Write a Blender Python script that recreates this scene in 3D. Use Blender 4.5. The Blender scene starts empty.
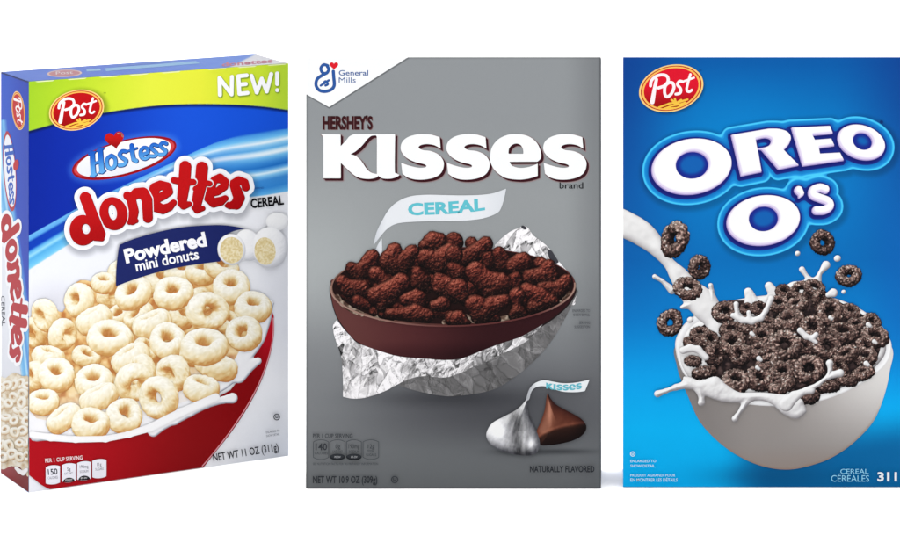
import bpy, math
import numpy as np
from mathutils import Matrix

scene = bpy.context.scene
# ------------------------------------------------------------------ camera
S = 0.300 / 432.0                 # metres per photo pixel on the plane of the middle box
FPX, PX0, HZ = 2996.9, 620.0, -322.6   # focal length (px), principal column, horizon row
D = FPX * S                       # camera distance to the middle box's front
CAM = np.array([(PX0 - 450) * S, -D, (489 - HZ) * S])
cam = bpy.data.cameras.new("camera"); cam_o = bpy.data.objects.new("camera", cam)
scene.collection.objects.link(cam_o); scene.camera = cam_o
cam_o.location = CAM; cam_o.rotation_euler = (math.pi / 2, 0, 0)
cam.sensor_width = 36; cam.lens = 36 * FPX / 900
cam.shift_x = (450 - PX0) / 900; cam.shift_y = (HZ - 275) / 900      # view-camera shift keeps the boxes upright
cam.clip_start = 0.05; cam.clip_end = 60

# ------------------------------------------------------------------ studio light
w = bpy.data.worlds.new("World"); scene.world = w; w.use_nodes = True
w.node_tree.nodes["Background"].inputs[0].default_value = (1, 1, 1, 1)
w.node_tree.nodes["Background"].inputs[1].default_value = 0.34
def area(name, loc, rot, sx, sy, power):
    l = bpy.data.lights.new(name, 'AREA'); l.shape = 'RECTANGLE'; l.size = sx; l.size_y = sy; l.energy = power
    o = bpy.data.objects.new(name, l); scene.collection.objects.link(o); o.location = loc; o.rotation_euler = rot
    return o
area("overhead_softbox", (0, 2.0, 4.2), (0, 0, 0), 9, 11, 1220)
area("front_softbox", (0.3, -4.2, 1.6), (math.radians(82), 0, 0), 3.5, 2.4, 62)
scene.view_settings.view_transform = 'Standard'; scene.view_settings.look = 'None'
scene.view_settings.exposure = 0; scene.view_settings.gamma = 1
KFRONT, KSIDE, KTOP, K1 = 1.84, 1.84, 4.4, 1.54   # light each face receives; inks are mixed for it

# ------------------------------------------------------------------ materials
def new_mat(name, rough=.5, spec=.25):
    m = bpy.data.materials.new(name); m.use_nodes = True
    b = m.node_tree.nodes["Principled BSDF"]
    b.inputs["Roughness"].default_value = rough; b.inputs["Specular IOR Level"].default_value = spec
    return m, m.node_tree, b
def ink_mat():
    m, nt, b = new_mat("printed_card", .42, .04)      # ink printed on coated card: flat, with a faint paper grain
    at = nt.nodes.new("ShaderNodeAttribute"); at.attribute_name = "ink"
    tc = nt.nodes.new("ShaderNodeTexCoord"); nz = nt.nodes.new("ShaderNodeTexNoise")
    nz.inputs["Scale"].default_value = 900; nz.inputs["Detail"].default_value = 3
    nt.links.new(tc.outputs["Object"], nz.inputs["Vector"])
    mr = nt.nodes.new("ShaderNodeMapRange"); mr.inputs[3].default_value = .975; mr.inputs[4].default_value = 1.025
    nt.links.new(nz.outputs["Fac"], mr.inputs[0])
    mx = nt.nodes.new("ShaderNodeVectorMath"); mx.operation = 'SCALE'
    nt.links.new(at.outputs["Color"], mx.inputs[0]); nt.links.new(mr.outputs[0], mx.inputs["Scale"])
    nt.links.new(mx.outputs[0], b.inputs["Base Color"])
    return m
def card_mat(name, rgb):
    m, nt, b = new_mat(name, .5, .15)
    tc = nt.nodes.new("ShaderNodeTexCoord"); nz = nt.nodes.new("ShaderNodeTexNoise"); nz.inputs["Scale"].default_value = 60
    nt.links.new(tc.outputs["Object"], nz.inputs["Vector"])
    cr = nt.nodes.new("ShaderNodeValToRGB"); c = lin(np.array([rgb], float))[0]
    cr.color_ramp.elements[0].color = (*(c * .93), 1); cr.color_ramp.elements[1].color = (*np.minimum(c * 1.05, .9), 1)
    nt.links.new(nz.outputs["Fac"], cr.inputs[0]); nt.links.new(cr.outputs[0], b.inputs["Base Color"])
    return m
def lin(c):
    c = np.clip(np.asarray(c, float) / 255, 0, 1)
    return np.where(c <= .04045, c / 12.92, ((c + .055) / 1.055) ** 2.4)
INK = ink_mat()

# ------------------------------------------------------------------ noise, shapes
def vn(x, y, z=0.0, seed=0):
    x, y, z = np.broadcast_arrays(np.asarray(x, float), np.asarray(y, float), np.asarray(z, float))
    xi, yi, zi = np.floor(x).astype(np.int64), np.floor(y).astype(np.int64), np.floor(z).astype(np.int64)
    fx, fy, fz = x - xi, y - yi, z - zi
    fx, fy, fz = [f * f * (3 - 2 * f) for f in (fx, fy, fz)]
    def h(a, b, c):
        n = (a * 374761393 + b * 668265263 + c * 1440662683 + seed * 974634777) & 0xffffffff
        n = ((n ^ (n >> 13)) * 1274126177) & 0xffffffff
        n = ((n ^ (n >> 16)) * 2246822519) & 0xffffffff
        return ((n ^ (n >> 15)) & 0xffff) / 65535.0
    r = 0
    for i in (0, 1):
        for j in (0, 1):
            for k in (0, 1):
                r = r + h(xi + i, yi + j, zi + k) * (fx if i else 1 - fx) * (fy if j else 1 - fy) * (fz if k else 1 - fz)
    return r * 2 - 1
def fbm(x, y, z=0.0, o=3, seed=0):
    r = 0; a = 1; t = 0
    for i in range(o):
        r = r + a * vn(x * 2 ** i, y * 2 ** i, z * 2 ** i, seed + i); t += a; a *= .5
    return r / t
def hsh(a, b, seed):
    n = (a * 374761393 + b * 668265263 + seed * 974634777) & 0xffffffff; n = ((n ^ (n >> 13)) * 1274126177) & 0xffffffff; n = ((n ^ (n >> 16)) * 2246822519) & 0xffffffff
    return ((n ^ (n >> 15)) & 0xffff) / 65535.0
def worley(x, y, seed=0):
    """cell facets: distance to the nearest and next centre, cell value, offset in the cell"""
    xi, yi = np.floor(x).astype(np.int64), np.floor(y).astype(np.int64); f1 = np.full(x.shape, 9.); f2 = f1.copy(); v = np.zeros(x.shape); g = v.copy()
    for i in (-1, 0, 1):
        for j in (-1, 0, 1):
            a, b = xi + i, yi + j; dx, dy = x - a - hsh(a, b, seed), y - b - hsh(a, b, seed + 1); d = np.hypot(dx, dy); m = d < f1
            t = hsh(a, b, seed + 2) * 6.283; f2 = np.where(m, f1, np.minimum(f2, d)); v = np.where(m, hsh(a, b, seed + 3), v); g = np.where(m, dx * np.cos(t) + dy * np.sin(t), g); f1 = np.where(m, d, f1)
    return f1, f2, v * 2 - 1, g
def sst(a, b, x):
    t = np.clip((x - a) / (b - a), 0, 1); return t * t * (3 - 2 * t)
def mix(a, b, t):
    t = np.asarray(t)[..., None]; return np.asarray(a, float) * (1 - t) + np.asarray(b, float) * t
def ramp(s, stops):
    p = [q[0] for q in stops]
    return np.stack([np.interp(s, p, [q[1][k] for q in stops]) for k in range(3)], -1)

def seg(X, Y, a, b, ra, rb=None):
    rb = ra if rb is None else rb
    dx, dy = b[0] - a[0], b[1] - a[1]; L = dx * dx + dy * dy + 1e-9
    t = np.clip(((X - a[0]) * dx + (Y - a[1]) * dy) / L, 0, 1)
    return np.hypot(X - a[0] - t * dx, Y - a[1] - t * dy) - (ra + (rb - ra) * t)
def chain(pts, r=None, smooth=0):
    """stroke through points (x, y[, r])"""
    P = [(p[0], p[1], p[2] if len(p) > 2 else r) for p in pts]
    def f(X, Y):
        d = None
        for a, b in zip(P[:-1], P[1:]):
            q = seg(X, Y, a, b, a[2], b[2]); d = q if d is None else (smin(d, q, smooth) if smooth else np.minimum(d, q))
        if d is None: d = np.hypot(X - P[0][0], Y - P[0][1]) - P[0][2]
        return d
    f.bb = (min(p[0] - p[2] for p in P), min(p[1] - p[2] for p in P), max(p[0] + p[2] for p in P), max(p[1] + p[2] for p in P))
    return f
def smin(a, b, k):
    h = np.clip(.5 + .5 * (b - a) / k, 0, 1); return b * (1 - h) + a * h - k * h * (1 - h)
def crv(pts, closed=True, n=6):
    """Hermite curve through points; a point with a third entry is a sharp corner"""
    N = len(pts); out = []
    T = []
    for i, p in enumerate(pts):
        if len(p) > 2: T.append((0, 0)); continue
        a, b = pts[(i - 1) % N], pts[(i + 1) % N]
        if not closed: a, b = pts[max(i - 1, 0)], pts[min(i + 1, N - 1)]
        T.append((.5 * (b[0] - a[0]), .5 * (b[1] - a[1])))
    for i in range(N if closed else N - 1):
        p, q = pts[i], pts[(i + 1) % N]; t0, t1 = T[i], T[(i + 1) % N]
        for k in range(n):
            t = k / n; h1 = 2 * t ** 3 - 3 * t * t + 1; h2 = t ** 3 - 2 * t * t + t; h3 = -2 * t ** 3 + 3 * t * t; h4 = t ** 3 - t * t
            out.append((h1 * p[0] + h2 * t0[0] + h3 * q[0] + h4 * t1[0], h1 * p[1] + h2 * t0[1] + h3 * q[1] + h4 * t1[1]))
    if not closed: out.append((pts[-1][0], pts[-1][1]))
    return out
def sinterp(x, xs, ys):
    q = np.array(crv(list(zip(xs, ys)), False, 8)); return np.interp(x, q[:, 0], q[:, 1])
def poly(pts):
    P = np.array([(p[0], p[1]) for p in pts], float)
    def f(X, Y):
        d = np.full(X.shape, 1e9); ins = np.zeros(X.shape, bool)
        for i in range(len(P)):
            a, b = P[i], P[(i + 1) % len(P)]
            ex, ey = b - a; wx, wy = X - a[0], Y - a[1]
            t = np.clip((wx * ex + wy * ey) / (ex * ex + ey * ey + 1e-12), 0, 1)
            d = np.minimum(d, (wx - ex * t) ** 2 + (wy - ey * t) ** 2)
            c = ((a[1] > Y) != (b[1] > Y))
            with np.errstate(divide='ignore', invalid='ignore'):
                ins ^= c & (X < (b[0] - a[0]) * (Y - a[1]) / (b[1] - a[1] + 1e-30) + a[0])
        return np.where(ins, -1, 1) * np.sqrt(d)
    f.bb = (*P.min(0), *P.max(0)); return f
def ell(cx, cy, a, b, deg=0):
    """ellipse; deg turns it counter-clockwise as seen in the picture"""
    c, s = math.cos(math.radians(deg)), math.sin(math.radians(deg))
    def f(X, Y):
        x, y = (X - cx) * c - (Y - cy) * s, (X - cx) * s + (Y - cy) * c
        k0 = np.hypot(x / a, y / b) + 1e-9; k1 = np.hypot(x / a / a, y / b / b) + 1e-9
        return np.where(k0 < .05, -min(a, b), k0 * (k0 - 1) / k1)
    ex, ey = math.hypot(a * c, b * s), math.hypot(a * s, b * c)
    f.bb = (cx - ex, cy - ey, cx + ex, cy + ey); return f
def bbj(fs): return (min(f.bb[0] for f in fs), min(f.bb[1] for f in fs), max(f.bb[2] for f in fs), max(f.bb[3] for f in fs))
def union(*fs, k=0):
    def f(X, Y):
        d = fs[0](X, Y)
        for g in fs[1:]: d = smin(d, g(X, Y), k) if k else np.minimum(d, g(X, Y))
        return d
    f.bb = bbj(fs); return f
def cut(a, *bs):
    def f(X, Y):
        d = a(X, Y)
        for b in bs: d = np.maximum(d, -b(X, Y))
        return d
    f.bb = a.bb; return f
def both(a, b):
    def f(X, Y): return np.maximum(a(X, Y), b(X, Y))
    f.bb = (max(a.bb[0], b.bb[0]), max(a.bb[1], b.bb[1]), min(a.bb[2], b.bb[2]), min(a.bb[3], b.bb[3])); return f
def grow(a, r, dx=0, dy=0):
    def f(X, Y): return a(X - dx, Y - dy) - r
    b = a.bb; f.bb = (b[0] + dx - r, b[1] + dy - r, b[2] + dx + r, b[3] + dy + r); return f
def Zm(x0, y0, s):
    return lambda pts: [(x0 + p[0] / s, y0 + p[1] / s, *([q / s for q in p[2:3]])) for p in pts]
def Zc(x0, y0, s):     # same for curve points, keeping the corner mark
    return lambda pts: [(x0 + p[0] / s, y0 + p[1] / s, *p[2:]) for p in pts]

# ------------------------------------------------------------------ things and printed panels
coll = scene.collection
def thing(name, label, cat, loc, rz=0, group=None):
    o = bpy.data.objects.new(name, None); coll.objects.link(o); o.location = loc; o.rotation_euler = (0, 0, rz)
    o.empty_display_size = .05; o['label'] = label; o['category'] = cat
    if group: o['group'] = group
    return o
class Panel:
    """a flat printed face of a carton; art is laid out in its own plane"""
    def __init__(s, root, o, u, v, n, k, clip=None):
        s.root = root; s.M = np.array(Matrix.LocRotScale(root.location, root.rotation_euler, None)); s.Mi = np.linalg.inv(s.M)
        R = s.M[:3, :3]; s.lo, s.n = np.array(o, float), np.array(n, float)
        s.O = R @ s.lo + s.M[:3, 3]; s.N = R @ s.n; s.k = k; s.layer = 8; s.clip = clip
        s.u, s.v = np.array(u, float), np.array(v, float)
    def place(s, x, y, z):
        """point of the panel seen at photo position x, y; z is the ink layer in micrometres"""
        d = np.stack([(x - PX0) / FPX, np.ones_like(x), -(y - HZ) / FPX], -1)
        t = ((s.O - CAM) @ s.N) / (d @ s.N); W = CAM + d * t[:, None]
        L = (W - s.M[:3, 3]) @ s.M[:3, :3]
        return L + s.n * (np.asarray(z) * 1e-6)[..., None]
    def unplace(s, L):
        W = L @ s.M[:3, :3].T + s.M[:3, 3]; d = W - CAM
        return PX0 + FPX * d[:, 0] / d[:, 1], HZ - FPX * d[:, 2] / d[:, 1]
class Film:
    def __init__(s, panel): s.p = panel; s.V = []; s.F = []; s.C = []; s.Zs = []; s.n = 0; s.base = None
    def next(s): s.p.layer += 15; s.base = s.p.layer; return s
    def raw(s, x, y, faces, col, z=None, clamp=True):
        if s.base is None: s.next()
        x = np.asarray(x, float).copy(); y = np.asarray(y, float).copy()
        if s.p.clip and clamp: x, y = s.p.clip(x, y)
        zz = s.base + (0 if z is None else np.asarray(z)) + np.zeros_like(x)
        s.V.append(s.p.place(x, y, zz)); s.C.append(lin(np.broadcast_to(col, (len(x), 3))) / s.p.k)
        for f in faces:
            if len(f): s.F.append(np.asarray(f) + s.n)
        s.n += len(x); return s
    def sdf(s, fn, col, res=.5, pad=1.0, shade=None, bb=None):
        x0, y0, x1, y1 = bb or fn.bb; x0 -= pad; y0 -= pad; x1 += pad; y1 += pad
        nx, ny = max(int((x1 - x0) / res) + 2, 3), max(int((y1 - y0) / res) + 2, 3)
        gx, gy = x0 + np.arange(nx) * res, y0 + np.arange(ny) * res
        X, Y = np.meshgrid(gx, gy); V = fn(X, Y); V = np.where(np.abs(V) < 1e-6, 1e-6, V)
        ins = V < 0; cid = np.arange(nx * ny).reshape(ny, nx)
        with np.errstate(divide='ignore', invalid='ignore'):
            th = np.clip(V[:, :-1] / (V[:, :-1] - V[:, 1:]), .02, .98); tv = np.clip(V[:-1] / (V[:-1] - V[1:]), .02, .98)
        hx = X[:, :-1] + th * res; hy = Y[:, :-1]; vx = X[:-1]; vy = Y[:-1] + tv * res
        hid = nx * ny + np.arange(hx.size).reshape(hx.shape); vid = nx * ny + hx.size + np.arange(vx.size).reshape(vx.shape)
        PX = np.concatenate([X.ravel(), hx.ravel(), vx.ravel()]); PY = np.concatenate([Y.ravel(), hy.ravel(), vy.ravel()])
        c = [cid[:-1, :-1], cid[:-1, 1:], cid[1:, 1:], cid[1:, :-1]]; ci = [ins[:-1, :-1], ins[:-1, 1:], ins[1:, 1:], ins[1:, :-1]]
        e = [hid[:-1], vid[:, 1:], hid[1:], vid[:, :-1]]
        case = sum(ci[i].astype(int) << i for i in range(4)); faces = []
        for k in range(1, 16):
            m = case == k
            if not m.any(): continue
            idx = []
            for i in range(4):
                a, b = (k >> i) & 1, (k >> ((i + 1) % 4)) & 1
                if a: idx.append(c[i][m])
                if a != b: idx.append(e[i][m])
            faces.append(np.stack(idx[::-1], -1))
        if not faces: return s
        used = np.unique(np.concatenate([f.ravel() for f in faces])); mp = np.full(len(PX), -1); mp[used] = np.arange(len(used))
        faces = [mp[f] for f in faces]; px, py = PX[used], PY[used]
        if shade:
            G = shade(X, Y, V)                      # colour on the grid, sampled at the vertices
            fx = np.clip((px - x0) / res, 0, nx - 1.001); fy = np.clip((py - y0) / res, 0, ny - 1.001)
            i, j = fx.astype(int), fy.astype(int); a, b = (fx - i)[:, None], (fy - j)[:, None]
            colr = (G[j, i] * (1 - a) + G[j, i + 1] * a) * (1 - b) + (G[j + 1, i] * (1 - a) + G[j + 1, i + 1] * a) * b
        else: colr = col(px, py) if callable(col) else np.asarray(col, float)
        return s.raw(px, py, faces, colr)
    def build(s, name, parent=None, label=None, mat=None):
        me = bpy.data.meshes.new(name); V = np.concatenate(s.V); C = np.concatenate(s.C)
        me.vertices.add(len(V)); me.vertices.foreach_set("co", V.astype(np.float32).ravel())
        li = np.concatenate([f.ravel() for f in s.F]); tot = np.concatenate([np.full(len(f), f.shape[1]) for f in s.F])
        me.loops.add(len(li)); me.loops.foreach_set("vertex_index", li.astype(np.int32))
        me.polygons.add(len(tot)); me.polygons.foreach_set("loop_start", np.concatenate([[0], np.cumsum(tot)[:-1]]).astype(np.int32))
        me.update(calc_edges=True)
        at = me.attributes.new("ink", 'FLOAT_COLOR', 'POINT')
        at.data.foreach_set("color", np.concatenate([C, np.ones((len(C), 1))], 1).astype(np.float32).ravel())
        me.materials.append(mat or INK); me.validate()
        o = bpy.data.objects.new(name, me); coll.objects.link(o); o.parent = parent or s.p.root
        if label: o['label'] = label
        return o
def puff(R, stops, L=(-.4, .62, .68), noise=(), amb=.0, flat=1.0, extra=None):
    """tones of a printed photo of a rounded thing: height from the outline, lit from the upper left"""
    L = np.array(L) / np.linalg.norm(L)
    def f(X, Y, V):
        t = np.clip(-V / R, 0, 1); Zh = R * flat * np.sqrt(np.clip(1 - (1 - t) ** 2, 0, 1))
        for sc, am, sd in noise: Zh = Zh + am * fbm(X / sc, Y / sc, 0, 3, sd)
        if extra: Zh = Zh + extra(X, Y)
        res = X[0, 1] - X[0, 0]; gy, gx = np.gradient(Zh, res)
        n = np.sqrt(gx ** 2 + gy ** 2 + 1); s = (-gx * L[0] + gy * L[1] + L[2]) / n
        return ramp(s + amb, stops)
    return f
def ring(film, cx, cy, a, tilt, phi, fat=.33, stops=None, rough=.05, rs=.35, seed=0, dark=0, grain=None, seg_=(56, 28), L=(-.35, .65, .67), tall=1.1, rim=0.0):
    """printed cereal ring: a real torus laid out, lit, then pressed flat into the ink film"""
    R, r = a * (1 - fat), a * fat
    u = np.linspace(0, 2 * math.pi, seg_[0], endpoint=False); v = np.linspace(0, 2 * math.pi, seg_[1], endpoint=False)
    U, Vv = np.meshgrid(u, v, indexing='ij')
    wob = 1 + .11 * vn(np.cos(U) * 1.2 + seed * 3.1, np.sin(U) * 1.2, seed * 1.7)
    P = np.stack([(R * wob + r * np.cos(Vv)) * np.cos(U), (R * wob + r * np.cos(Vv)) * np.sin(U), r * np.sin(Vv) * tall], -1)
    P = P * np.array([1 + .07 * math.sin(seed * 5.1), 1 - .07 * math.sin(seed * 5.1), 1])
    N0 = np.stack([np.cos(Vv) * np.cos(U), np.cos(Vv) * np.sin(U), np.sin(Vv)], -1)
    q = P / (a * rs); bump = fbm(q[..., 0] + seed * 7.3, q[..., 1], q[..., 2] + seed, 3, 5)
    P = P + N0 * (bump * a * rough)[..., None]
    du = np.roll(P, -1, 0) - np.roll(P, 1, 0); dv = np.roll(P, -1, 1) - np.roll(P, 1, 1)
    N = np.cross(du, dv); N /= np.linalg.norm(N, axis=-1, keepdims=True) + 1e-9
    t, p = math.radians(tilt), math.radians(phi); ax = np.array([math.sin(t) * math.cos(p), math.sin(t) * math.sin(p), math.cos(t)])
    e2 = np.array([-math.sin(p), math.cos(p), 0]); e1 = np.cross(e2, ax)
    B = np.stack([e1, e2, ax], 0); Q, NN = P @ B, N @ B
    Lv = np.array(L) / np.linalg.norm(L); s = NN @ Lv
    ao = sst(-1.05, .25, np.cos(Vv) + .55 * np.sin(Vv))               # deep in the hole it is darker
    s = s * .8 + .2 * NN[..., 2] - .55 * (1 - ao) - dark + .25 * bump
    col = ramp(s, stops)
    if grain is not None: col = grain(col, q, seed)
    if rim: col = col * (1 - rim + rim * sst(.05, .6, NN[..., 2]))[..., None]
    n0, n1 = seg_; idx = np.arange(n0 * n1).reshape(n0, n1)
    f = np.stack([idx, np.roll(idx, -1, 0), np.roll(np.roll(idx, -1, 0), -1, 1), np.roll(idx, -1, 1)], -1).reshape(-1, 4)
    nz = NN[..., 2].ravel()[f].mean(1); f = f[nz > .0]
    used = np.unique(f); mp = np.full(n0 * n1, -1); mp[used] = np.arange(len(used))
    Qf = Q.reshape(-1, 3)[used]
    film.next().raw(cx + Qf[:, 0], cy - Qf[:, 1], [mp[f]], col.reshape(-1, 3)[used], z=np.clip(Qf[:, 2] / a, -1, 1) * 6)
    return film
_fc = {}
def text(film, s, x, y, wid, h, col, ang=0, bold=0, shear=0, warp=None):
    """lettering: baseline starts at x, y; fitted to width and cap height in photo pixels"""
    key = (s, bold)
    if key not in _fc:
        cu = bpy.data.curves.new("lettering", 'FONT'); cu.body = s; cu.size = 1; cu.offset = bold; cu.resolution_u = 3; cu.fill_mode = 'FRONT'
        o = bpy.data.objects.new("lettering", cu); coll.objects.link(o)
        bpy.context.view_layer.update()
        me = o.to_mesh(); v = np.array([q.co[:2] for q in me.vertices]); me.calc_loop_triangles()
        t = np.array([q.vertices[:] for q in me.loop_triangles]); o.to_mesh_clear(); bpy.data.objects.remove(o); bpy.data.curves.remove(cu)
        _fc[key] = (v, t)
    v, t = _fc[key]
    x0, x1 = v[:, 0].min(), v[:, 0].max(); cap = .729 + 2 * bold
    X = (v[:, 0] - x0) / (x1 - x0) * wid; Yv = (v[:, 1] + bold) / cap * h; X = X + shear * Yv
    a = math.radians(ang); px, py = x + X * math.cos(a) - Yv * math.sin(a), y - X * math.sin(a) - Yv * math.cos(a)
    if warp: px, py = warp(px, py)
    c = col(px, py) if callable(col) else col
    return film.raw(px, py, [t], c)

# ------------------------------------------------------------------ the white sweep
def sweep():
    prof = [(-9.0, 0.0), (7.0, 0.0)] + [(7.0 + 2 * math.sin(t), 2 - 2 * math.cos(t)) for t in np.linspace(.1, math.pi / 2, 12)] + [(9.0, 7.0)]
    V = [(x, y, z) for (y, z) in prof for x in (-12, 12)]
    F = [(2 * i, 2 * i + 1, 2 * i + 3, 2 * i + 2) for i in range(len(prof) - 1)]
    me = bpy.data.meshes.new("floor"); me.from_pydata(V, [], F)
    m, nt, b = new_mat("white_paper_sweep", .8, .1)
    tc = nt.nodes.new("ShaderNodeTexCoord"); nz = nt.nodes.new("ShaderNodeTexNoise"); nz.inputs["Scale"].default_value = 40
    nt.links.new(tc.outputs["Object"], nz.inputs["Vector"])
    cr = nt.nodes.new("ShaderNodeValToRGB"); cr.color_ramp.elements[0].color = (.88, .88, .88, 1); cr.color_ramp.elements[1].color = (.92, .92, .92, 1)
    nt.links.new(nz.outputs["Fac"], cr.inputs[0]); nt.links.new(cr.outputs[0], b.inputs["Base Color"])
    me.materials.append(m)
    for p in me.polygons: p.use_smooth = True
    o = bpy.data.objects.new("floor", me); coll.objects.link(o); o['kind'] = 'structure'
sweep()

# ------------------------------------------------------------------ cartons
def carton(root, W, H, dep, drop, mat, bottom_drop=0):
    """glued card box, front at y=0 side -dep/2; back edge of the top sits slightly lower (drop); top closing flap is its own part"""
    h, d = W / 2, dep / 2; g = .0006
    V = [(-h, -d, .0005), (h, -d, .0005), (h, d, .0005), (-h, d, .0005), (-h, -d, H), (h, -d, H), (h, d, H - drop), (-h, d, H - drop)]
    F = [(3, 2, 1, 0), (0, 1, 5, 4), (1, 2, 6, 5), (2, 3, 7, 6), (3, 0, 4, 7), (4, 5, 6, 7)]
    import bmesh
    me = bpy.data.meshes.new("carton"); me.from_pydata(V, [], F); bm = bmesh.new(); bm.from_mesh(me)
    bmesh.ops.bevel(bm, geom=list(bm.edges), offset=.0005, segments=2, affect='EDGES', profile=.5); bm.to_mesh(me); bm.free()
    me.materials.append(mat); o = bpy.data.objects.new("carton", me); coll.objects.link(o); o.parent = root
    # bottom closing flap: a second ply under the box
    for nm, y0, y1 in (("bottom_flap", -d + .001, d - .001),):
        bm = bmesh.new(); vs = [bm.verts.new(p) for p in ((-h + .001, y0, 0), (h - .001, y0, 0), (h - .001, y1, 0), (-h + .001, y1, 0),
                                                        (-h + .001, y0, .0004), (h - .001, y0, .0004), (h - .001, y1, .0004), (-h + .001, y1, .0004))]
        for f in ((3, 2, 1, 0), (4, 5, 6, 7), (0, 1, 5, 4), (1, 2, 6, 5), (2, 3, 7, 6), (3, 0, 4, 7)): bm.faces.new([vs[i] for i in f])
        m2 = bpy.data.meshes.new(nm); bm.to_mesh(m2); bm.free(); m2.materials.append(CARD); f = bpy.data.objects.new(nm, m2); coll.objects.link(f); f.parent = root
    return o
CARD = card_mat("grey_board", (190, 180, 165))
def background(panel, W, H, colf, n):
    """the printed ground of one face, on a grid in the face's own plane"""
    nu, nv = n; u, v = np.meshgrid(np.linspace(0, 1, nu), np.linspace(0, 1, nv))
    L = panel.lo + u.reshape(-1, 1) * W * panel.u + v.reshape(-1, 1) * H * panel.v
    x, y = panel.unplace(L); i = np.arange(nu * nv).reshape(nv, nu)
    f = np.stack([i[:-1, :-1], i[:-1, 1:], i[1:, 1:], i[1:, :-1]], -1).reshape(-1, 4)
    fl = Film(panel); fl.base = panel.layer; fl.raw(x, y, [f], colf(x, y), clamp=False); return fl
GROUP = "cereal boxes standing in a row"
# ================================================================== shared marks
WHITE = (247, 247, 250)
def glyph(ch):
    """single-stroke letter forms in a unit box, y down, baseline at 1, x-height at .36"""
    el = lambda cx, cy, a, b, n=14: [(cx + a * math.cos(t), cy + b * math.sin(t)) for t in np.linspace(0, 2 * math.pi, n)]
    return {'o': [el(.3, .68, .26, .3)], 's': [crv([(.48, .44), (.3, .36), (.12, .48), (.26, .64), (.44, .78), (.3, .97), (.06, .92)], False, 3)],
            't': [[(.24, .06), (.2, .8), (.3, .97), (.44, .93)], [(.04, .36), (.46, .32)]],
            'e': [crv([(.1, .68), (.46, .6), (.42, .42), (.26, .37), (.08, .55), (.08, .8), (.26, .98), (.5, .88)], False, 3)],
            'H': [[(.1, .02), (.1, 1)], [(.56, .0), (.58, .96)], [(.1, .56), (.57, .5)]],
            }[ch]
def badge_art(panel, cx, cy, k, mapxy=None, parent=None, red=(190, 14, 22), simple=False):
    """red oval badge with a double gold rim, white script lettering and a wheat field"""
    A, B_, TH = 28 * k, 19.8 * k, 15.5
    wrap = (lambda f: warp(f, mapxy)) if mapxy else (lambda f: f)
    f = Film(panel).next()
    for sc, c in ((1, (250, 208, 128)), (.945, (178, 34, 22)), (.91, (252, 190, 92))):
        f.sdf(wrap(ell(cx, cy, A * sc, B_ * sc, TH)), c, .4); f.next()
    f.sdf(wrap(ell(cx, cy, A * .85, B_ * .84, TH)), (lambda x, y: mix(red, (150, 8, 12), sst(-.2, 1, (y - cy) / B_)) if mapxy is None else np.broadcast_to(red, (len(x), 3))), .4)
    b = f.build("badge", parent)
    tr = lambda pts: [(cx + (p[0] - 76.5) * k, cy + (p[1] - 110) * k, *([p[2] * k] if len(p) > 2 else [])) for p in pts]
    Z = Zm(45, 85, 11); st = lambda pts, r: chain(tr(Z([(p[0], p[1], r if len(p) < 3 else p[2]) for p in pts])))
    c3 = lambda pts: [(p[0], p[1]) for p in crv(pts, False, 4)]
    letters = union(st([(208, 192, 15), (190, 280, 17), (168, 405, 21)], 20), st(c3([(152, 252), (160, 205), (200, 165), (255, 148), (305, 160), (318, 205), (285, 250), (225, 272)]), 14),
                    st(c3([(325, 222), (290, 255), (285, 320), (305, 355), (345, 330), (372, 270), (360, 225), (325, 222)]), 14),
                    st(c3([(455, 213), (425, 208), (405, 240), (435, 280), (430, 320), (390, 330)]), 13), st(c3([(527, 145), (505, 220), (492, 290), (515, 308), (540, 292)]), 12), st([(468, 208), (560, 176)], 10))
    Film(panel).next().sdf(wrap(letters), (255, 244, 246), .35).build("lettering", b)
    if not simple:
        wh = union(*[st(q, r) for q, r in (([(230, 455), (330, 418), (420, 405), (500, 380)], 9), ([(270, 470), (350, 440), (430, 425), (480, 408)], 8), ([(350, 385), (400, 415), (450, 440)], 10), ([(380, 372), (392, 410)], 9), ([(440, 385), (380, 425)], 10), ([(310, 462), (400, 458), (470, 425)], 7))])
        Film(panel).next().sdf(both(wh, ell(cx, cy, A * .9, B_ * .9, TH)), (246, 196, 70), .35).build("wheat_mark", b)
    return b
def warp(fn, inv, scale=1.0, bb=None):
    """a shape seen through another layout: inv takes panel positions back to the shape's own"""
    def f(X, Y):
        x, y = inv(X, Y); return fn(x, y) * scale
    f.bb = bb or inv.bb; return f
def heart(cx, cy, r, deg=0):
    a = math.radians(deg); pts = []
    for t in np.linspace(0, 2 * math.pi, 40, endpoint=False):
        x, y = 16 * math.sin(t) ** 3 / 16, -(13 * math.cos(t) - 5 * math.cos(2 * t) - 2 * math.cos(3 * t) - math.cos(4 * t)) / 16
        pts.append((cx + r * (x * math.cos(a) + y * math.sin(a)), cy + r * (-x * math.sin(a) + y * math.cos(a))))
    return poly(pts)
def rrect(x0, y0, x1, y1, r, ang=0, bulge=0):
    n = 8; top = [(x0 + (x1 - x0) * t, y0 + r * abs(2 * t - 1) ** 2.2) for t in np.linspace(0, 1, n)]; bot = [(x1 - (x1 - x0) * t, y1 - r * abs(2 * t - 1) ** 2.2) for t in np.linspace(0, 1, n)]
    c, s = math.cos(math.radians(ang)), math.sin(math.radians(ang)); cx, cy = (x0 + x1) / 2, (y0 + y1) / 2
    return poly([(cx + (x - cx), y - math.tan(math.radians(ang)) * (x - cx)) for x, y in top + bot])
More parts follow.
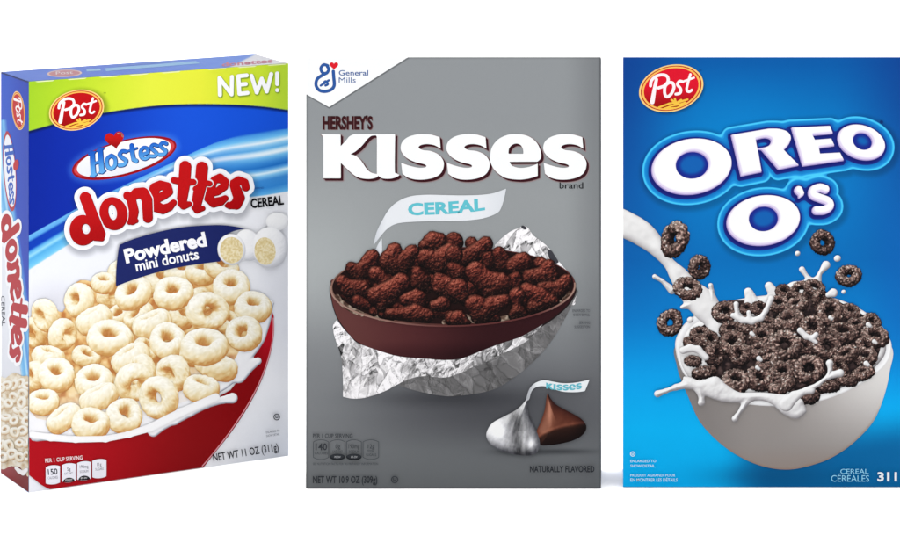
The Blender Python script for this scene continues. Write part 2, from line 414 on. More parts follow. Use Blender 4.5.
def kosher(panel, x, y, r, col, name="kosher_mark"):
    f = Film(panel).next().sdf(cut(ell(x, y, r, r), ell(x, y, r * .68, r * .68)), col, .25)
    f.sdf(union(chain([(x - r * .3, y - r * .35), (x - r * .3, y + r * .2), (x + r * .3, y + r * .2), (x + r * .3, y - r * .35)], r * .13)), col, .2)
    return f.build(name)

# ================================================================== box 1: blue, white and red, turned to show its side
YAW = .5299; W1, H1, D1 = 281.24 * S, 409.4 * S, 84.6 * S
A1 = np.array([CAM[0] - 588.44 * S, (2982.93 - FPX) * S])           # foot of the front left edge
cx1 = A1 + W1 / 2 * np.array([math.cos(YAW), math.sin(YAW)]) + D1 / 2 * np.array([-math.sin(YAW), math.cos(YAW)])
box1 = thing("cereal_box", "blue and white box turned sideways, red lettering over a red bowl of pale rings", "cereal box", (cx1[0], cx1[1], 0), YAW, GROUP)
bpy.context.view_layer.update()
BLUE_CARD = card_mat("blue_printed_card", (40, 80, 175))
carton(box1, W1, H1, D1, 0, BLUE_CARD)
E_ = 1e-4
def clip1(x, y):
    x = np.clip(x, FL[0], FL[1]); t = (x - FL[0]) / (FL[1] - FL[0])
    return x, np.clip(y, FL[2] + t * (FL[3] - FL[2]), FL[4] + t * (FL[5] - FL[4]))
P1 = Panel(box1, (-W1 / 2, -D1 / 2 - E_, 0), (1, 0, 0), (0, 0, 1), (0, -1, 0), K1, clip1)
_x, _y = P1.unplace(np.array([(-W1 / 2, -D1 / 2, H1), (W1 / 2, -D1 / 2, H1), (-W1 / 2, -D1 / 2, 0.0005), (W1 / 2, -D1 / 2, 0.0005)]))
FL = (_x[0], _x[1], _y[0], _y[1], _y[2], _y[3])

# ---- shapes needed early (the ground carries their soft printed shadows)
Zd, Ze = Zm(65, 165, 6.11), Zm(155, 155, 6.11)
L1 = [cut(union(ell(82.4, 229.8, 13.6, 15.4, 0), chain(Zd([(122, 198, 37), (165, 310, 36), (210, 420, 36)])), chain(Zd([(180, 440, 22), (222, 448, 17)]))), ell(85.6, 228.6, 3.7, 5, 10)),
      cut(ell(113.0, 213.2, 14.2, 16.8, 12), ell(112.2, 211.9, 3.9, 7.6, 10)),
      union(chain(Zd([(378, 185, 27), (400, 200, 30), (418, 280, 31), (408, 335, 30)])), chain(Zd([(400, 200, 28), (435, 170, 33), (475, 168, 35), (498, 210, 34), (503, 320, 32)])), chain(Zd([(390, 348, 16), (432, 338, 16)]))),
      chain(Ze([(5, 268, 27), (50, 245, 27), (82, 222, 27), (72, 190, 28), (30, 182, 30), (-5, 200, 33), (-18, 260, 35), (0, 310, 36), (45, 330, 30), (85, 315, 26), (112, 288, 20)])),
      union(chain(Ze([(183, 70, 38), (176, 170, 38), (160, 285, 32), (172, 305, 27), (208, 298, 18)])), chain(Ze([(112, 152, 20), (180, 165, 24), (232, 163, 20)]))),
      union(chain(Ze([(285, 75, 38), (276, 180, 38), (248, 310, 32), (255, 330, 26), (290, 324, 17)])), chain(Ze([(240, 205, 14), (280, 165, 20), (332, 172, 18)]))),
      chain(Ze([(335, 235, 22), (380, 220, 25), (420, 190, 26), (425, 160, 26), (395, 140, 30), (360, 150, 24), (335, 200, 30), (325, 260, 30), (355, 290, 30), (400, 280, 28), (428, 262, 20)])),
      chain(Ze([(552, 195, 26), (545, 165, 26), (510, 152, 26), (480, 175, 30), (495, 215, 34), (512, 260, 36), (495, 298, 34), (455, 308, 22), (440, 302, 20)]))]
title1 = union(*L1)
host_o = ell(124.1, 158.0, 53.8, 17.6, 15); host_w = ell(123.8, 157.6, 48.4, 15.6, 15)
ribbon1 = poly(crv([(118.3, 246.7), (121, 243.5), (135.5, 237.8), (161, 230.8), (186, 226.4), (212, 224.8), (228, 225.3), (244.5, 228.2, 1), (234, 230.5), (226, 234.5), (221, 243), (219.5, 261, 1), (186, 265.5), (161, 270.8), (135.5, 278.4), (115.2, 286, 1), (115.6, 268)], True, 5))
# ---- the ground: green-yellow band, blue field, pale swoosh, white field
def yband(x): return sinterp(x, [28, 60, 100, 150, 190, 230, 262, 290], [131.2, 122.5, 113.5, 106.2, 104, 104.4, 106.4, 110.2])
def ytop(x): return sinterp(x, [28, 60, 85, 115, 163.6, 211, 246, 290], [236, 218, 204, 189.5, 166.5, 144.5, 133.8, 128])
def ywhite(x): return sinterp(x, [28, 60, 100, 150, 200, 250, 290], [270.5, 250, 226, 205, 198, 197, 191])
def ground1(x, y):
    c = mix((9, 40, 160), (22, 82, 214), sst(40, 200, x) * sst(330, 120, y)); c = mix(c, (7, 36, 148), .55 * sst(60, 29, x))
    t = (y - ytop(x)) / (ywhite(x) - ytop(x)); u = sst(30, 285, x)
    A = ramp(t, [(-.02, (12, 50, 172)), (.02, (110, 182, 236)), (.14, (86, 160, 226)), (.22, (14, 60, 178)), (.42, (12, 62, 182)), (.5, (88, 170, 226)), (.62, (150, 214, 244)), (.72, (84, 172, 226)), (.92, (112, 194, 238)), (1, (150, 210, 240))])
    tw = t + .035 * np.sin(x / 23.)
    Bc = ramp(tw, [(-.03, (24, 84, 208)), (.01, (70, 150, 226)), (.08, (110, 190, 242)), (.13, (196, 232, 251)), (.15, (242, 251, 255)), (.19, (150, 210, 246)), (.25, (96, 176, 234)), (.30, (214, 240, 253)), (.33, (240, 250, 255)), (.38, (120, 194, 240)), (.46, (60, 140, 216)), (.53, (34, 112, 198)), (.58, (96, 170, 230)), (.63, (222, 243, 253)), (.67, (130, 198, 240)), (.74, (60, 138, 212)), (.86, (52, 134, 212)), (.95, (92, 174, 232)), (1, (120, 190, 236))])
    sw = mix(0, 1, u)[..., 0][..., None] if False else u[..., None]
    band = A * (1 - sw) + Bc * sw
    c = np.where((t > 0)[:, None], band, c)
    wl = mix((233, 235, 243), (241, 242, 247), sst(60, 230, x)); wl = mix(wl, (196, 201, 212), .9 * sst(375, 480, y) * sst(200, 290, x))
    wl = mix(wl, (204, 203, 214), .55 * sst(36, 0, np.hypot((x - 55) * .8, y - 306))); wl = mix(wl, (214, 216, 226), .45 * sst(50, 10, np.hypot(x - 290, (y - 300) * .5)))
    wm = sst(-.8, .8, y - ywhite(x)); c = mix(c, wl, wm)
    glow = sst(7, 0, host_o(x, y)) * .28; c = mix(c, (120, 175, 245), glow)
    sh = sst(7, -2, grow(title1, 4.6, 1.2, 3.2)(x, y)); c = mix(c, c * .55 + np.array((60, 66, 86)) * .25, .62 * sh)
    sh = sst(5, -1, grow(ribbon1, 0, .5, 1)(x, y)) * .18; c = mix(c, (120, 120, 130), sh * (y > 223))
    yl = ramp(x, [(28, (160, 204, 42)), (75, (184, 216, 44)), (150, (224, 232, 66)), (200, (228, 232, 62)), (250, (206, 226, 56)), (290, (178, 212, 58))])
    yl = mix(yl, yl * .9, .5 * sst(95, 60, y) * sst(120, 30, x)); yl = mix(yl, yl * .62, .75 * sst(6, -1, grow(ell(76.5, 110, 28, 19.8, 15.5), 0, 1.6, 1.8)(x, y)))
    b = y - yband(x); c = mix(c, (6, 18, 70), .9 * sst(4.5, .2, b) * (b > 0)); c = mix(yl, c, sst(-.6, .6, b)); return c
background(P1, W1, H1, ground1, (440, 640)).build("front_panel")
P1.layer += 10
# ---- badges
badge_art(P1, 76.5, 110, 1)
text(Film(P1).next(), "TM", 103.2, 93.6, 2.6, 1.4, (40, 70, 20)).build("small_print")
hf = Film(P1).next(); hf.sdf(host_o, lambda x, y: mix((150, 14, 24), (216, 80, 84), sst(.55, .95, np.abs((x - 124) / 54)) * sst(-1.4, -2.6, host_o(x, y)) * .9), .4)
hf.next().sdf(host_w, lambda x, y: mix((250, 250, 252), (228, 230, 238), sst(140, 175, y)), .4); hb = hf.build("oval_badge")
HL = union(*[chain(Zm(70, 125, 8.18)(q), r / 8.18) for q, r in (
    ([(180, 232), (184, 320), (190, 408)], 20), ([(245, 200), (252, 290), (260, 378)], 20), ([(185, 318), (255, 292)], 11), ([(155, 238), (200, 220)], 9), ([(222, 208), (268, 190)], 9), ([(170, 416), (212, 402)], 9), ([(240, 388), (284, 372)], 9),
    (crv([(335, 248), (302, 275), (303, 330), (335, 356), (368, 325), (366, 270), (335, 248)], False, 3), 15),
    (crv([(455, 215), (425, 212), (403, 240), (428, 268), (458, 290), (440, 322), (402, 328)], False, 3), 15),
    ([(502, 165), (508, 230), (518, 280), (540, 292)], 17), ([(474, 210), (544, 188)], 9),
    (crv([(585, 240), (635, 222), (628, 190), (598, 184), (574, 215), (580, 258), (612, 275), (645, 255)], False, 3), 14),
    (crv([(710, 168), (680, 158), (660, 182), (682, 206), (706, 228), (690, 252), (655, 252)], False, 3), 14),
    (crv([(786, 152), (758, 142), (735, 165), (757, 190), (783, 210), (768, 236), (730, 240)], False, 3), 14))])
f = Film(P1).next().sdf(grow(HL, .45, .35, .35), (16, 52, 120), .35); f.next().sdf(grow(HL, -.1), lambda x, y: mix((28, 92, 196), (96, 168, 228), sst(150, 172, y + (x - 100) * .22)), .35); f.build("lettering", hb)
Film(P1).next().sdf(heart(114.6, 139.4, 9.6, 10), lambda x, y: mix((196, 22, 22), (150, 8, 12), sst(136, 148, y)), .4).sdf(chain([(117.5, 133.5), (121, 133), (122.7, 136.5)], .8), (240, 170, 150), .3).build("heart", hb)
# ---- NEW!
Zn = Zm(210, 65, 11)
NEW = union(*[chain(Zn(q), 22 / 11) for q in ([(108, 328), (103, 142), (236, 322), (240, 130)], [(310, 122), (322, 316)], [(310, 122), (402, 112)], [(316, 215), (392, 208)], [(322, 316), (412, 306)], [(456, 118), (512, 300), (568, 150), (622, 290), (672, 98)], [(738, 92), (738, 208)], [(738, 276)])])
Film(P1).next().sdf(grow(NEW, .5, .7, .8), (140, 166, 52), .4).build("lettering_shadow")
Film(P1).next().sdf(NEW, (250, 250, 254), .35).build("banner_lettering")
# ---- title
f = Film(P1).next().sdf(grow(title1, 4.7), (244, 245, 250), .5)
for g in L1[::-1]: f.next().sdf(grow(g, 1.05), (236, 230, 236), .4); f.next().sdf(grow(g, -.1, .35, .5), (112, 6, 10), .4); f.next().sdf(grow(g, -.35), lambda x, y: mix((190, 16, 20), (168, 8, 14), sst(-10, 22, (y - 205) + (x - 155) * .2)), .4)
f.build("title_lettering")
text(Film(P1).next(), "BRAND", 254.5, 189, 9, 1.8, (30, 60, 130), 4).build("small_print")
text(Film(P1).next(), "CEREAL", 250.8, 208.4, 33.2, 10.2, (14, 14, 18), 6.6, bold=.035).build("word_lettering")
# ---- cereal picture
heap1 = poly(crv([(29, 322), (46, 304), (62, 312), (70, 292), (80, 280), (104, 282), (116, 262), (160, 262), (215, 258), (232, 268), (251, 272), (270, 300), (272, 318), (262, 345), (236, 380), (200, 408), (150, 425), (100, 436), (29, 436)], True, 4))
RED1 = poly([(20, 430), (50, 440), (75, 442), (100, 441), (125, 436), (150, 428), (190, 412), (230, 390), (250, 365), (262, 335), (271.5, 311)] + crv([(273.5, 316), (273.5, 335), (269, 358), (260, 383), (247, 408), (231, 432), (216, 451), (201, 470)], False, 5) + [(201, 500), (54, 500)] + crv([(54, 491), (43, 486), (35, 480), (20, 468)], False, 4))
bowl1 = Film(P1).next().sdf(RED1, lambda x, y: mix(mix((172, 12, 26), (132, 8, 14), sst(60, 210, x)), (196, 20, 40), .8 * sst(246, 268, x) * sst(390, 330, y)), .6)
bowl1 = bowl1.build("red_bowl")
edge = chain([(p[0], p[1]) for p in crv([(273, 318), (272.6, 336), (268, 358), (259, 382.5), (246, 407), (230, 431), (215, 450.5), (202, 466)], False, 4)], .5)
Film(P1).next().sdf(edge, (222, 150, 160), .3).build("rim_highlight", bowl1)
MILKR = [(-.2, (150, 152, 164)), (.3, (204, 206, 214)), (.6, (236, 236, 240)), (.9, (250, 250, 252))]
milk1 = union(poly(crv([(29, 395), (60, 372), (150, 330), (262, 300), (271.5, 312), (266, 335), (262, 344), (252, 358), (232, 384), (205, 400), (180, 412), (150, 430), (125, 437), (100, 441.5), (75, 442.5), (48, 440.5), (29, 437)], True, 4)),
              chain([(232, 398, 5.2), (222, 400, 3.2), (206, 405, 3), (190, 413, 3.2), (174, 419.5, 5), (165, 425, 3), (153, 431, 5.6)], smooth=2), chain([(238, 375, 8), (251, 364, 5), (257.5, 361, 3.6)], smooth=2), k=3)
Film(P1).next().sdf(milk1, None, .6, shade=puff(2.6, MILKR, noise=((22, 1.0, 3),))).build("milk", bowl1)
hp = Film(P1).next()
def heapcol(x, y):
    n = fbm(x / 7, y / 7, 0, 3, 9); c = ramp(n, [(-.5, (188, 120, 66)), (0, (222, 176, 112)), (.5, (240, 214, 164))]); return mix(c, (238, 232, 228), sst(372, 412, y + (x - 120) * .25))
heap2 = poly(crv([(29, 322), (46, 304), (62, 312), (70, 292), (80, 280), (104, 282), (116, 262), (160, 262), (215, 258), (230, 272), (240, 278), (252, 300), (248, 330), (230, 366), (205, 392), (165, 408), (120, 422), (70, 420), (29, 410)], True, 4))
hp.sdf(heap2, heapcol, .7).build("cereal_heap", bowl1)
CREAM = [(-.6, (184, 122, 66)), (-.25, (198, 148, 86)), (.05, (220, 190, 134)), (.3, (235, 219, 180)), (.55, (242, 234, 209)), (.78, (247, 243, 229)), (1.0, (252, 249, 240))]
RINGS1 = [(34, 333, 15, 35, 200, .3), (45, 315, 16, 48, 200, 0), (148, 283, 17, 50, 90, .2), (160, 281, 17, 50, 60, .1), (181, 272, 19, 52, 80, .1), (203, 271, 18, 50, 100, .1), (221, 267, 17, 45, 60, .08), (124, 272, 17, 55, 100, .15),
    (108, 297, 14, 48, 0, .22), (104, 283, 14, 60, 90, .1), (79, 300, 17.5, 42, 168, 0), (119, 315, 13, 40, 120, .22), (138, 316, 16, 55, 140, .2), (181, 317, 15, 55, 60, .28), (200, 300, 14, 40, 0, .3), (228, 322, 14, 50, 60, .2),
    (133, 293, 19, 40, 120, -.04), (173, 293, 20, 42, 95, -.05), (231, 287, 20, 46, 95, -.04), (94, 320, 21, 76, 115, 0), (62, 334, 17, 48, -12, 0), (86, 357, 14, 50, 70, .16), (109, 338, 22, 42, 92, -.05), (152, 324, 21, 72, 112, .02),
    (207, 311, 21, 22, 0, -.06), (252, 307, 19.5, 50, 80, -.04), (48, 357, 17, 68, 80, .05), (144, 350, 13, 55, 30, .2), (130, 358, 21, 72, 122, 0), (244, 334, 19, 32, 140, -.03), (167, 341, 20, 40, 92, -.04), (190, 356, 12, 40, 60, .28),
    (34, 376, 14, 50, 180, .1), (142, 372, 17, 50, 190, .1), (56, 375, 20, 42, 92, -.04), (94, 382, 21, 50, 100, 0), (133.5, 382, 20.5, 32, -60, -.02), (216, 366, 21, 70, 70, .06), (204, 347, 22.5, 46, 92, -.05), (173, 373, 19, 40, 200, -.02),
    (201, 389, 20, 66, 75, .02), (43, 402, 17, 58, 92, 0), (99, 397, 20, 74, 116, 0), (63, 418, 18, 68, 128, 0), (158, 397, 21.5, 28, 195, -.04), (124, 416, 20, 42, 60, -.02), (90, 424, 20, 52, 80, .02)]
def dust(col, q, seed): 
    n = vn(q[..., 0] * 4, q[..., 1] * 4, q[..., 2] * 4 + seed); return np.clip(col + (n * 17)[..., None] * np.array([.8, .9, 1.2]), 0, 255)
for i, (x, y, a, t, p, dk) in enumerate(RINGS1): ring(Film(P1), x, y, a, t + 4, p, .37, CREAM, .05, .17, i + 1, dk, dust, L=(-.32, .86, .42), tall=1.36).build("cereal_ring", bowl1)
# milk lapping over the lowest rings
for lap in (union(chain([(31, 434, 3), (50, 437, 3.4), (75, 439, 3), (105, 438.5, 3), (128, 434, 3), (150, 427, 4)], smooth=2), chain([(150, 427, 4), (180, 412, 4), (215, 397, 4)], smooth=2)),):
    Film(P1).next().sdf(lap, None, .5, shade=lambda X, Y, V: mix((244, 244, 246), (226, 226, 231), sst(-2.5, 0, V) * .2)).build("milk", bowl1)
# ---- halved donuts
DON = [(-.3, (196, 197, 204)), (.2, (224, 225, 230)), (.5, (240, 240, 243)), (.9, (250, 250, 251))]
Z7 = Zm(205, 185, 6.11); q = lambda x, y: (205 + x / 6.11, 185 + y / 6.11)
don = Film(P1).next().sdf(ell(*q(438, 222), 11.5, 9), None, .5, shade=puff(8, [(a, tuple(min(255, v * .5 + 124) for v in c)) for a, c in DON], noise=((3, .4, 2),)))
don.next().sdf(ell(*q(258, 365), 13, 16, 20), None, .5, shade=puff(12, DON, noise=((3, .4, 7),)))
don.next().sdf(ell(*q(158, 392), 14, 15.6, 10), None, .5, shade=puff(6, DON, noise=((3, .3, 4),))); don.next().sdf(ell(*q(392, 380), 17.5, 20.5, 5), None, .5, shade=puff(11, DON, noise=((3, .4, 5),)))
don = don.build("powdered_donut")
crumb = lambda x, y: ramp(fbm(x / 1.5, y / 1.5, 0, 2, 21), [(-.5, (216, 194, 138)), (0, (229, 211, 164)), (.5, (240, 228, 192))])
f = Film(P1).next().sdf(ell(*q(158, 396), 11.6, 13.2, 8), crumb, .4).sdf(ell(*q(362, 402), 10.6, 13.8, 6), crumb, .4); f.build("cut_face", don)
# ---- ribbon
rb = Film(P1).next().sdf(cut(ribbon1, grow(ell(*q(158, 392), 14, 15.6, 10), .3)), (27, 37, 98), .4).build("ribbon")
cv = lambda k: (lambda x, y: (x, y + k * ((x - 165) / 45) ** 2))
f = text(Film(P1).next(), "Powdered", 125.5, 262.4, 83, 15.6, WHITE, 12.2, bold=.042, warp=cv(1.2)); text(f, "mini donuts", 135.8, 270.8, 64, 11.2, WHITE, 11.4, bold=.02, warp=cv(.8)); f.build("lettering", rb)
# ---- facts and weight
f = Film(P1).next(); X0 = 28; Zf = lambda x, y: (28 + x / 10, 440 + y / 10)
for i, (xa, xb, yt, yb) in enumerate(((170, 312, 248, 440), (330, 470, 228, 420), (484, 622, 208, 400), (636, 776, 186, 378))):
    a, b = Zf(xa, yt), Zf(xb, yb); f.sdf(rrect(a[0], a[1], b[0], b[1], 1.4, 4), (232, 232, 242), .3)
fp = f.build("facts_panel")
f = Film(P1).next()
for xa, xb, yt, yb in ((342, 462, 372, 418), (496, 614, 352, 398)):
    a, b = Zf(xa, yt), Zf(xb, yb); f.sdf(both(ell((a[0] + b[0]) / 2, b[1] - .2, (b[0] - a[0]) / 2, 4.4, 6), rrect(a[0] - .6, a[1] - 3, b[0] + .6, b[1], .8, 4)), (28, 28, 34), .25)
f.next(); tx = lambda s, x, y, w_, h, c, b=0: text(f, s, *Zf(x, y), w_ / 10, h / 10, c, 5, bold=b)
K = (38, 38, 50); tx("150", 194, 346, 96, 62, K, .02); tx("CALORIES", 192, 388, 100, 26, (90, 90, 105)); tx("5g", 385, 304, 34, 34, K); tx("SAT FAT", 358, 344, 82, 24, (80, 80, 95)); tx("25% DV", 364, 404, 74, 16, WHITE)
tx("190mg", 512, 280, 84, 34, K); tx("SODIUM", 512, 326, 84, 26, (70, 70, 85)); tx("8% DV", 520, 386, 66, 16, WHITE); tx("11g", 684, 258, 44, 36, K); tx("SUGARS", 666, 302, 84, 26, (80, 80, 95)); tx("PER 1 CUP SERVING", 166, 222, 374, 42, (244, 226, 230), .012)
f.build("lettering", fp)
f = Film(P1).next(); text(f, "NET WT 11 OZ (311g)", 212.8, 461.0, 66.2, 8.0, (38, 38, 44), 9.4, bold=.012); f.build("weight_lettering")
f = Film(P1).next(); text(f, "ENLARGED TO", 265.3, 433, 13.8, 2.2, (110, 112, 120), 8); text(f, "SHOW DETAIL", 265.6, 436.6, 13.4, 2.2, (110, 112, 120), 8); f.build("small_print")
kosher(P1, 275.9, 416.6, 3.4, (92, 94, 100))

# ---- narrow side
def clips(x, y):
    x = np.clip(x, SL[0], SL[1]); t = (x - SL[0]) / (SL[1] - SL[0]); return x, np.clip(y, SL[2] + t * (SL[3] - SL[2]), SL[4] + t * (SL[5] - SL[4]))
P1s = Panel(box1, (-W1 / 2 - E_, D1 / 2, 0), (0, -1, 0), (0, 0, 1), (-1, 0, 0), KSIDE, clips)
_x, _y = P1s.unplace(np.array([(-W1 / 2, D1 / 2, H1), (-W1 / 2, -D1 / 2, H1), (-W1 / 2, D1 / 2, 0.0005), (-W1 / 2, -D1 / 2, 0.0005)]))
SL = (_x[0], _x[1], _y[0], _y[1], _y[2], _y[3])
def grounds(x, y):
    c = mix((30, 84, 198), (10, 58, 178), sst(0, 29, x)); b = np.interp(y, [60, 130, 180, 215, 300, 370, 392], [-6, -1, 3, 8, 19, 26.5, 29.5])
    t = (x - b); c = mix((228, 231, 240), c, sst(-6.5, -5.5, t)); k = (t > -6) & (t < 9)
    st = ramp(t, [(-6, (150, 206, 240)), (-2, (92, 170, 228)), (0, (180, 222, 246)), (2, (70, 140, 214)), (5, (120, 190, 236)), (9, (30, 82, 194))])
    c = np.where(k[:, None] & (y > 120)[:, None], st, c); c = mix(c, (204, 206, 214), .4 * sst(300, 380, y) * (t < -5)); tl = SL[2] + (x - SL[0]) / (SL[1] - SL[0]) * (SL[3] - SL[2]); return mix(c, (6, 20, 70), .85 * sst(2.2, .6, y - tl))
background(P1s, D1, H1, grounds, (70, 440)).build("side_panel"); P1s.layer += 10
inv = lambda X, Y: (76.5 + (Y - 110.5) * 1.42 , 110 - (X - 18.4) * 3.1 + (Y - 110.5) * .1); inv.bb = (11, 88, 26, 133)
badge_art(P1s, 76.5, 110, 1, inv, simple=True)
invh = lambda X, Y: (124 + (Y - 171) * 1.3, 158 - (X - 9.8) * 2.9 - (Y - 171) * .12); invh.bb = (0, 122, 20, 222)
f = Film(P1s).next(); f.sdf(warp(host_o, invh), (176, 44, 62), .3); f.next().sdf(warp(host_w, invh), (236, 238, 246), .3); sb = f.build("oval_badge")
Film(P1s).next().sdf(warp(HL, invh), (38, 92, 186), .3).build("lettering", sb)
Film(P1s).next().sdf(ell(16.2, 165, 2.7, 5.6, -10), (186, 30, 40), .3).build("heart", sb)
invt = lambda X, Y: (68 + (Y - 213) / 152 * 184, 224 - (Y - 213) / 152 * 36 - (X - (9.0 + (Y - 213) / 152 * 7.5)) * 2.75); invt.bb = (-2, 205, 28, 372)
f = Film(P1s).next().sdf(warp(grow(title1, 4.2), invt), (242, 243, 248), .35)
f.next().sdf(warp(grow(union(*[grow(g, -.5) for g in L1]), .2), invt), (176, 24, 40), .35); f.build("title_lettering")
text(Film(P1s).next(), "CEREAL", 1.2, 296, 30, 3.6, (40, 42, 60), -88).build("word_lettering")
redb = Film(P1s).next().sdf(poly([(-3, 461), (10, 464), (20, 467), (33, 471), (33, 500), (-3, 500)]), lambda x, y: mix((150, 20, 34), (118, 8, 18), sst(0, 29, x)), .5).build("red_bowl")
Film(P1s).next().sdf(poly(crv([(-2, 384), (6, 378), (14, 373), (22, 376), (31, 385), (31, 470), (24, 472), (20, 467), (12, 466), (-2, 463)], True, 4)), lambda x, y: ramp(fbm(x / 4, y / 6, 0, 3, 4), [(-.5, (186, 158, 118)), (0, (216, 202, 178)), (.5, (234, 228, 214))]), .5).build("cereal_heap", redb)
rng = np.random.default_rng(4); pts = []
while len(pts) < 34:
    p = (rng.uniform(1, 29), rng.uniform(380, 462))
    if all(math.hypot((p[0] - o[0]) * 1.3, p[1] - o[1]) > 8.2 for o in pts): pts.append(p)
    elif rng.random() < .002: break
CR2 = [(a, tuple(v * .93 + 8 for v in c)) for a, c in [(-.55, (176, 128, 80)), (-.2, (200, 164, 118)), (.1, (218, 196, 158)), (.4, (232, 220, 196)), (.7, (242, 238, 226)), (1, (250, 248, 242))]]
for i, p in enumerate(sorted(pts, key=lambda p: p[1])): ring(Film(P1s), p[0], p[1], rng.uniform(5.2, 6.6), rng.uniform(25, 70), rng.choice([20, 60, 90, 120, 160, 200]), .36, CR2, .05, .34, i, 0, None, (30, 16), L=(-.3, .8, .5)).build("cereal_ring", redb)
Film(P1s).next().sdf(chain([(17, 468, 1.6), (20, 471, 2), (24, 473, 2.2), (27, 470, 2)], smooth=1), (240, 238, 240), .3).build("milk", redb)

# ---- top closing flap
P1t = Panel(box1, (-W1 / 2, -D1 / 2, H1 + E_), (1, 0, 0), (0, 1, 0), (0, 0, 1), KTOP)
def groundt(x, y):
    c = mix((52, 116, 238), (76, 138, 246), sst(80, 240, x)); c = mix(c, (240, 240, 250), sst(-2, 3, (x - 205) - (76 - y) * 2.0 - 6)); return c
tf = background(P1t, W1, D1, groundt, (200, 40)).build("top_flap"); P1t.layer += 10
f = Film(P1t).next(); f.sdf(ell(64.5, 73.3, 17.5, 3.7, 2), (240, 206, 200), .4); f.next().sdf(ell(64.5, 73.3, 15.4, 2.9, 2), (206, 120, 132), .4); bt = f.build("badge", tf)
text(Film(P1t).next(), "Post", 56, 74.6, 17, 3.2, (250, 244, 248), 3).build("lettering", bt)
f = Film(P1t).next(); f.sdf(poly([(86, 69.6), (100, 68.4), (101, 70.6), (87, 71.4)]), (150, 204, 250), .4); f.sdf(poly([(105, 68.2), (196, 61), (200, 63.4), (106, 71.2)]), (140, 200, 250), .4); f.sdf(poly([(118, 65.4), (176, 60.4), (176, 61.6), (118, 66.6)]), (70, 126, 226), .4); f.build("stripe_print", tf)
text(Film(P1t).next(), "donettes", 222, 66.6, 51, 4.4, (206, 92, 128), 4.5, bold=.03).build("title_lettering", tf)
# tear tabs along the front edge of the flap
ty = lambda x: FL[2] + (x - FL[0]) / (FL[1] - FL[0]) * (FL[3] - FL[2]); tabz = Film(P1).next().base
for xa in (34, 66, 98, 128, 160, 206, 236, 266):
    f = Film(P1); f.base = tabz; f.sdf(poly([(xa, ty(xa)), (xa + 20, ty(xa + 20)), (xa + 18, ty(xa + 18) + .9), (xa + 3, ty(xa + 3) + .9)]), (236, 240, 190), .3).build("tear_tab")
# ================================================================== box 2: grey
W2 = 295 * S; H2 = 432 * S; D2 = .050; DROP = .0075
def front_box(name_label, x_left, y_bottom, wpx, hpx, cardm):
    z = FPX * (489 - HZ) / (y_bottom - HZ) * S; s = z / FPX         # distance and scale for a box standing on the floor
    Wm, Hm = wpx * s, hpx * s; xw = CAM[0] + (x_left + wpx / 2 - PX0) * s; yw = -D + z + D2 / 2
    b = thing("cereal_box", name_label, "cereal box", (xw, yw, 0), 0, GROUP); bpy.context.view_layer.update()
    carton(b, Wm, Hm, D2, DROP, cardm)
    x0, x1, y0, y1 = x_left, x_left + wpx, y_bottom - hpx, y_bottom
    P = Panel(b, (-Wm / 2, -D2 / 2 - E_, .0004), (1, 0, 0), (0, 0, 1), (0, -1, 0), KFRONT, lambda x, y: (np.clip(x, x0, x1), np.clip(y, y0, y1 - .3)))
    return b, P, Wm, Hm - .0004
box2, P2, Wm, Hm = front_box("grey box with white lettering above a foil-wrapped brown bowl of chocolate pieces", 306, 489, 295, 432, card_mat("grey_printed_card", (104, 107, 111)))
BROWN = (58, 22, 26)
def ground2(x, y):
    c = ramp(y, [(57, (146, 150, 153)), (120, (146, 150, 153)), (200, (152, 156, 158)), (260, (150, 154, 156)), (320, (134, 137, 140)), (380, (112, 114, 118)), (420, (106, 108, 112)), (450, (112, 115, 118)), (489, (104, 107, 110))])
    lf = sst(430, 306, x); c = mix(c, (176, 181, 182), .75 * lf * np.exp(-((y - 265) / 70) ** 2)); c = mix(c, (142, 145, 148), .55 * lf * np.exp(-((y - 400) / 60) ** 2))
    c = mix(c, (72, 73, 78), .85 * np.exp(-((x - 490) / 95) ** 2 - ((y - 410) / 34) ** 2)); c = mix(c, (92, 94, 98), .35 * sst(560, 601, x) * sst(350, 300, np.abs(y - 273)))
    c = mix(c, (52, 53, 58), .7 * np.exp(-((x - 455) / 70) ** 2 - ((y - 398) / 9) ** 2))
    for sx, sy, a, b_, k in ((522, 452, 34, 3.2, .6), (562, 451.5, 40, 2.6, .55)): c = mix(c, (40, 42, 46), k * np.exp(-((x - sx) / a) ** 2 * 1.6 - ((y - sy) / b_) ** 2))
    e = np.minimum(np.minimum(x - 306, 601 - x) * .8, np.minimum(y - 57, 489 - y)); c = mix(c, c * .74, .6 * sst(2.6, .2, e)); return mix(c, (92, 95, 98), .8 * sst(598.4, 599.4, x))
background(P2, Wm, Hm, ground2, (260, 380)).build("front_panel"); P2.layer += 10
# ---- white corner with the blue script mark
corner = poly([(300, 50), (408, 50), (408, 57.2), (329, 107), (306, 94), (300, 92)])
Film(P2).next().sdf(grow(corner, 1.0, .3, .5), (112, 115, 118), .5).build("corner_shadow")
wc = Film(P2).next().sdf(corner, (250, 251, 252), .5).build("white_corner")
Z = Zm(300, 50, 4.233)
gm = union(*[chain(Z([(a, b, r) for a, b in q])) for q, r in ((crv([(118, 66), (100, 62), (88, 78), (96, 96), (112, 98), (122, 82), (116, 70)], False, 4), 6.5), (crv([(110, 98), (92, 108), (72, 124), (68, 150), (82, 170), (108, 175), (134, 166), (145, 148), (143, 118), (141, 90)], False, 4), 7), (crv([(98, 142), (108, 132), (118, 144), (108, 150)], False, 4), 5), ([(88, 150), (122, 128)], 5))])
gf = Film(P2).next().sdf(gm, (46, 88, 158), .3).build("script_mark", wc)
Film(P2).next().sdf(heart(334.0, 65.4, 4.3, 0), (222, 30, 44), .25).build("heart", wc)
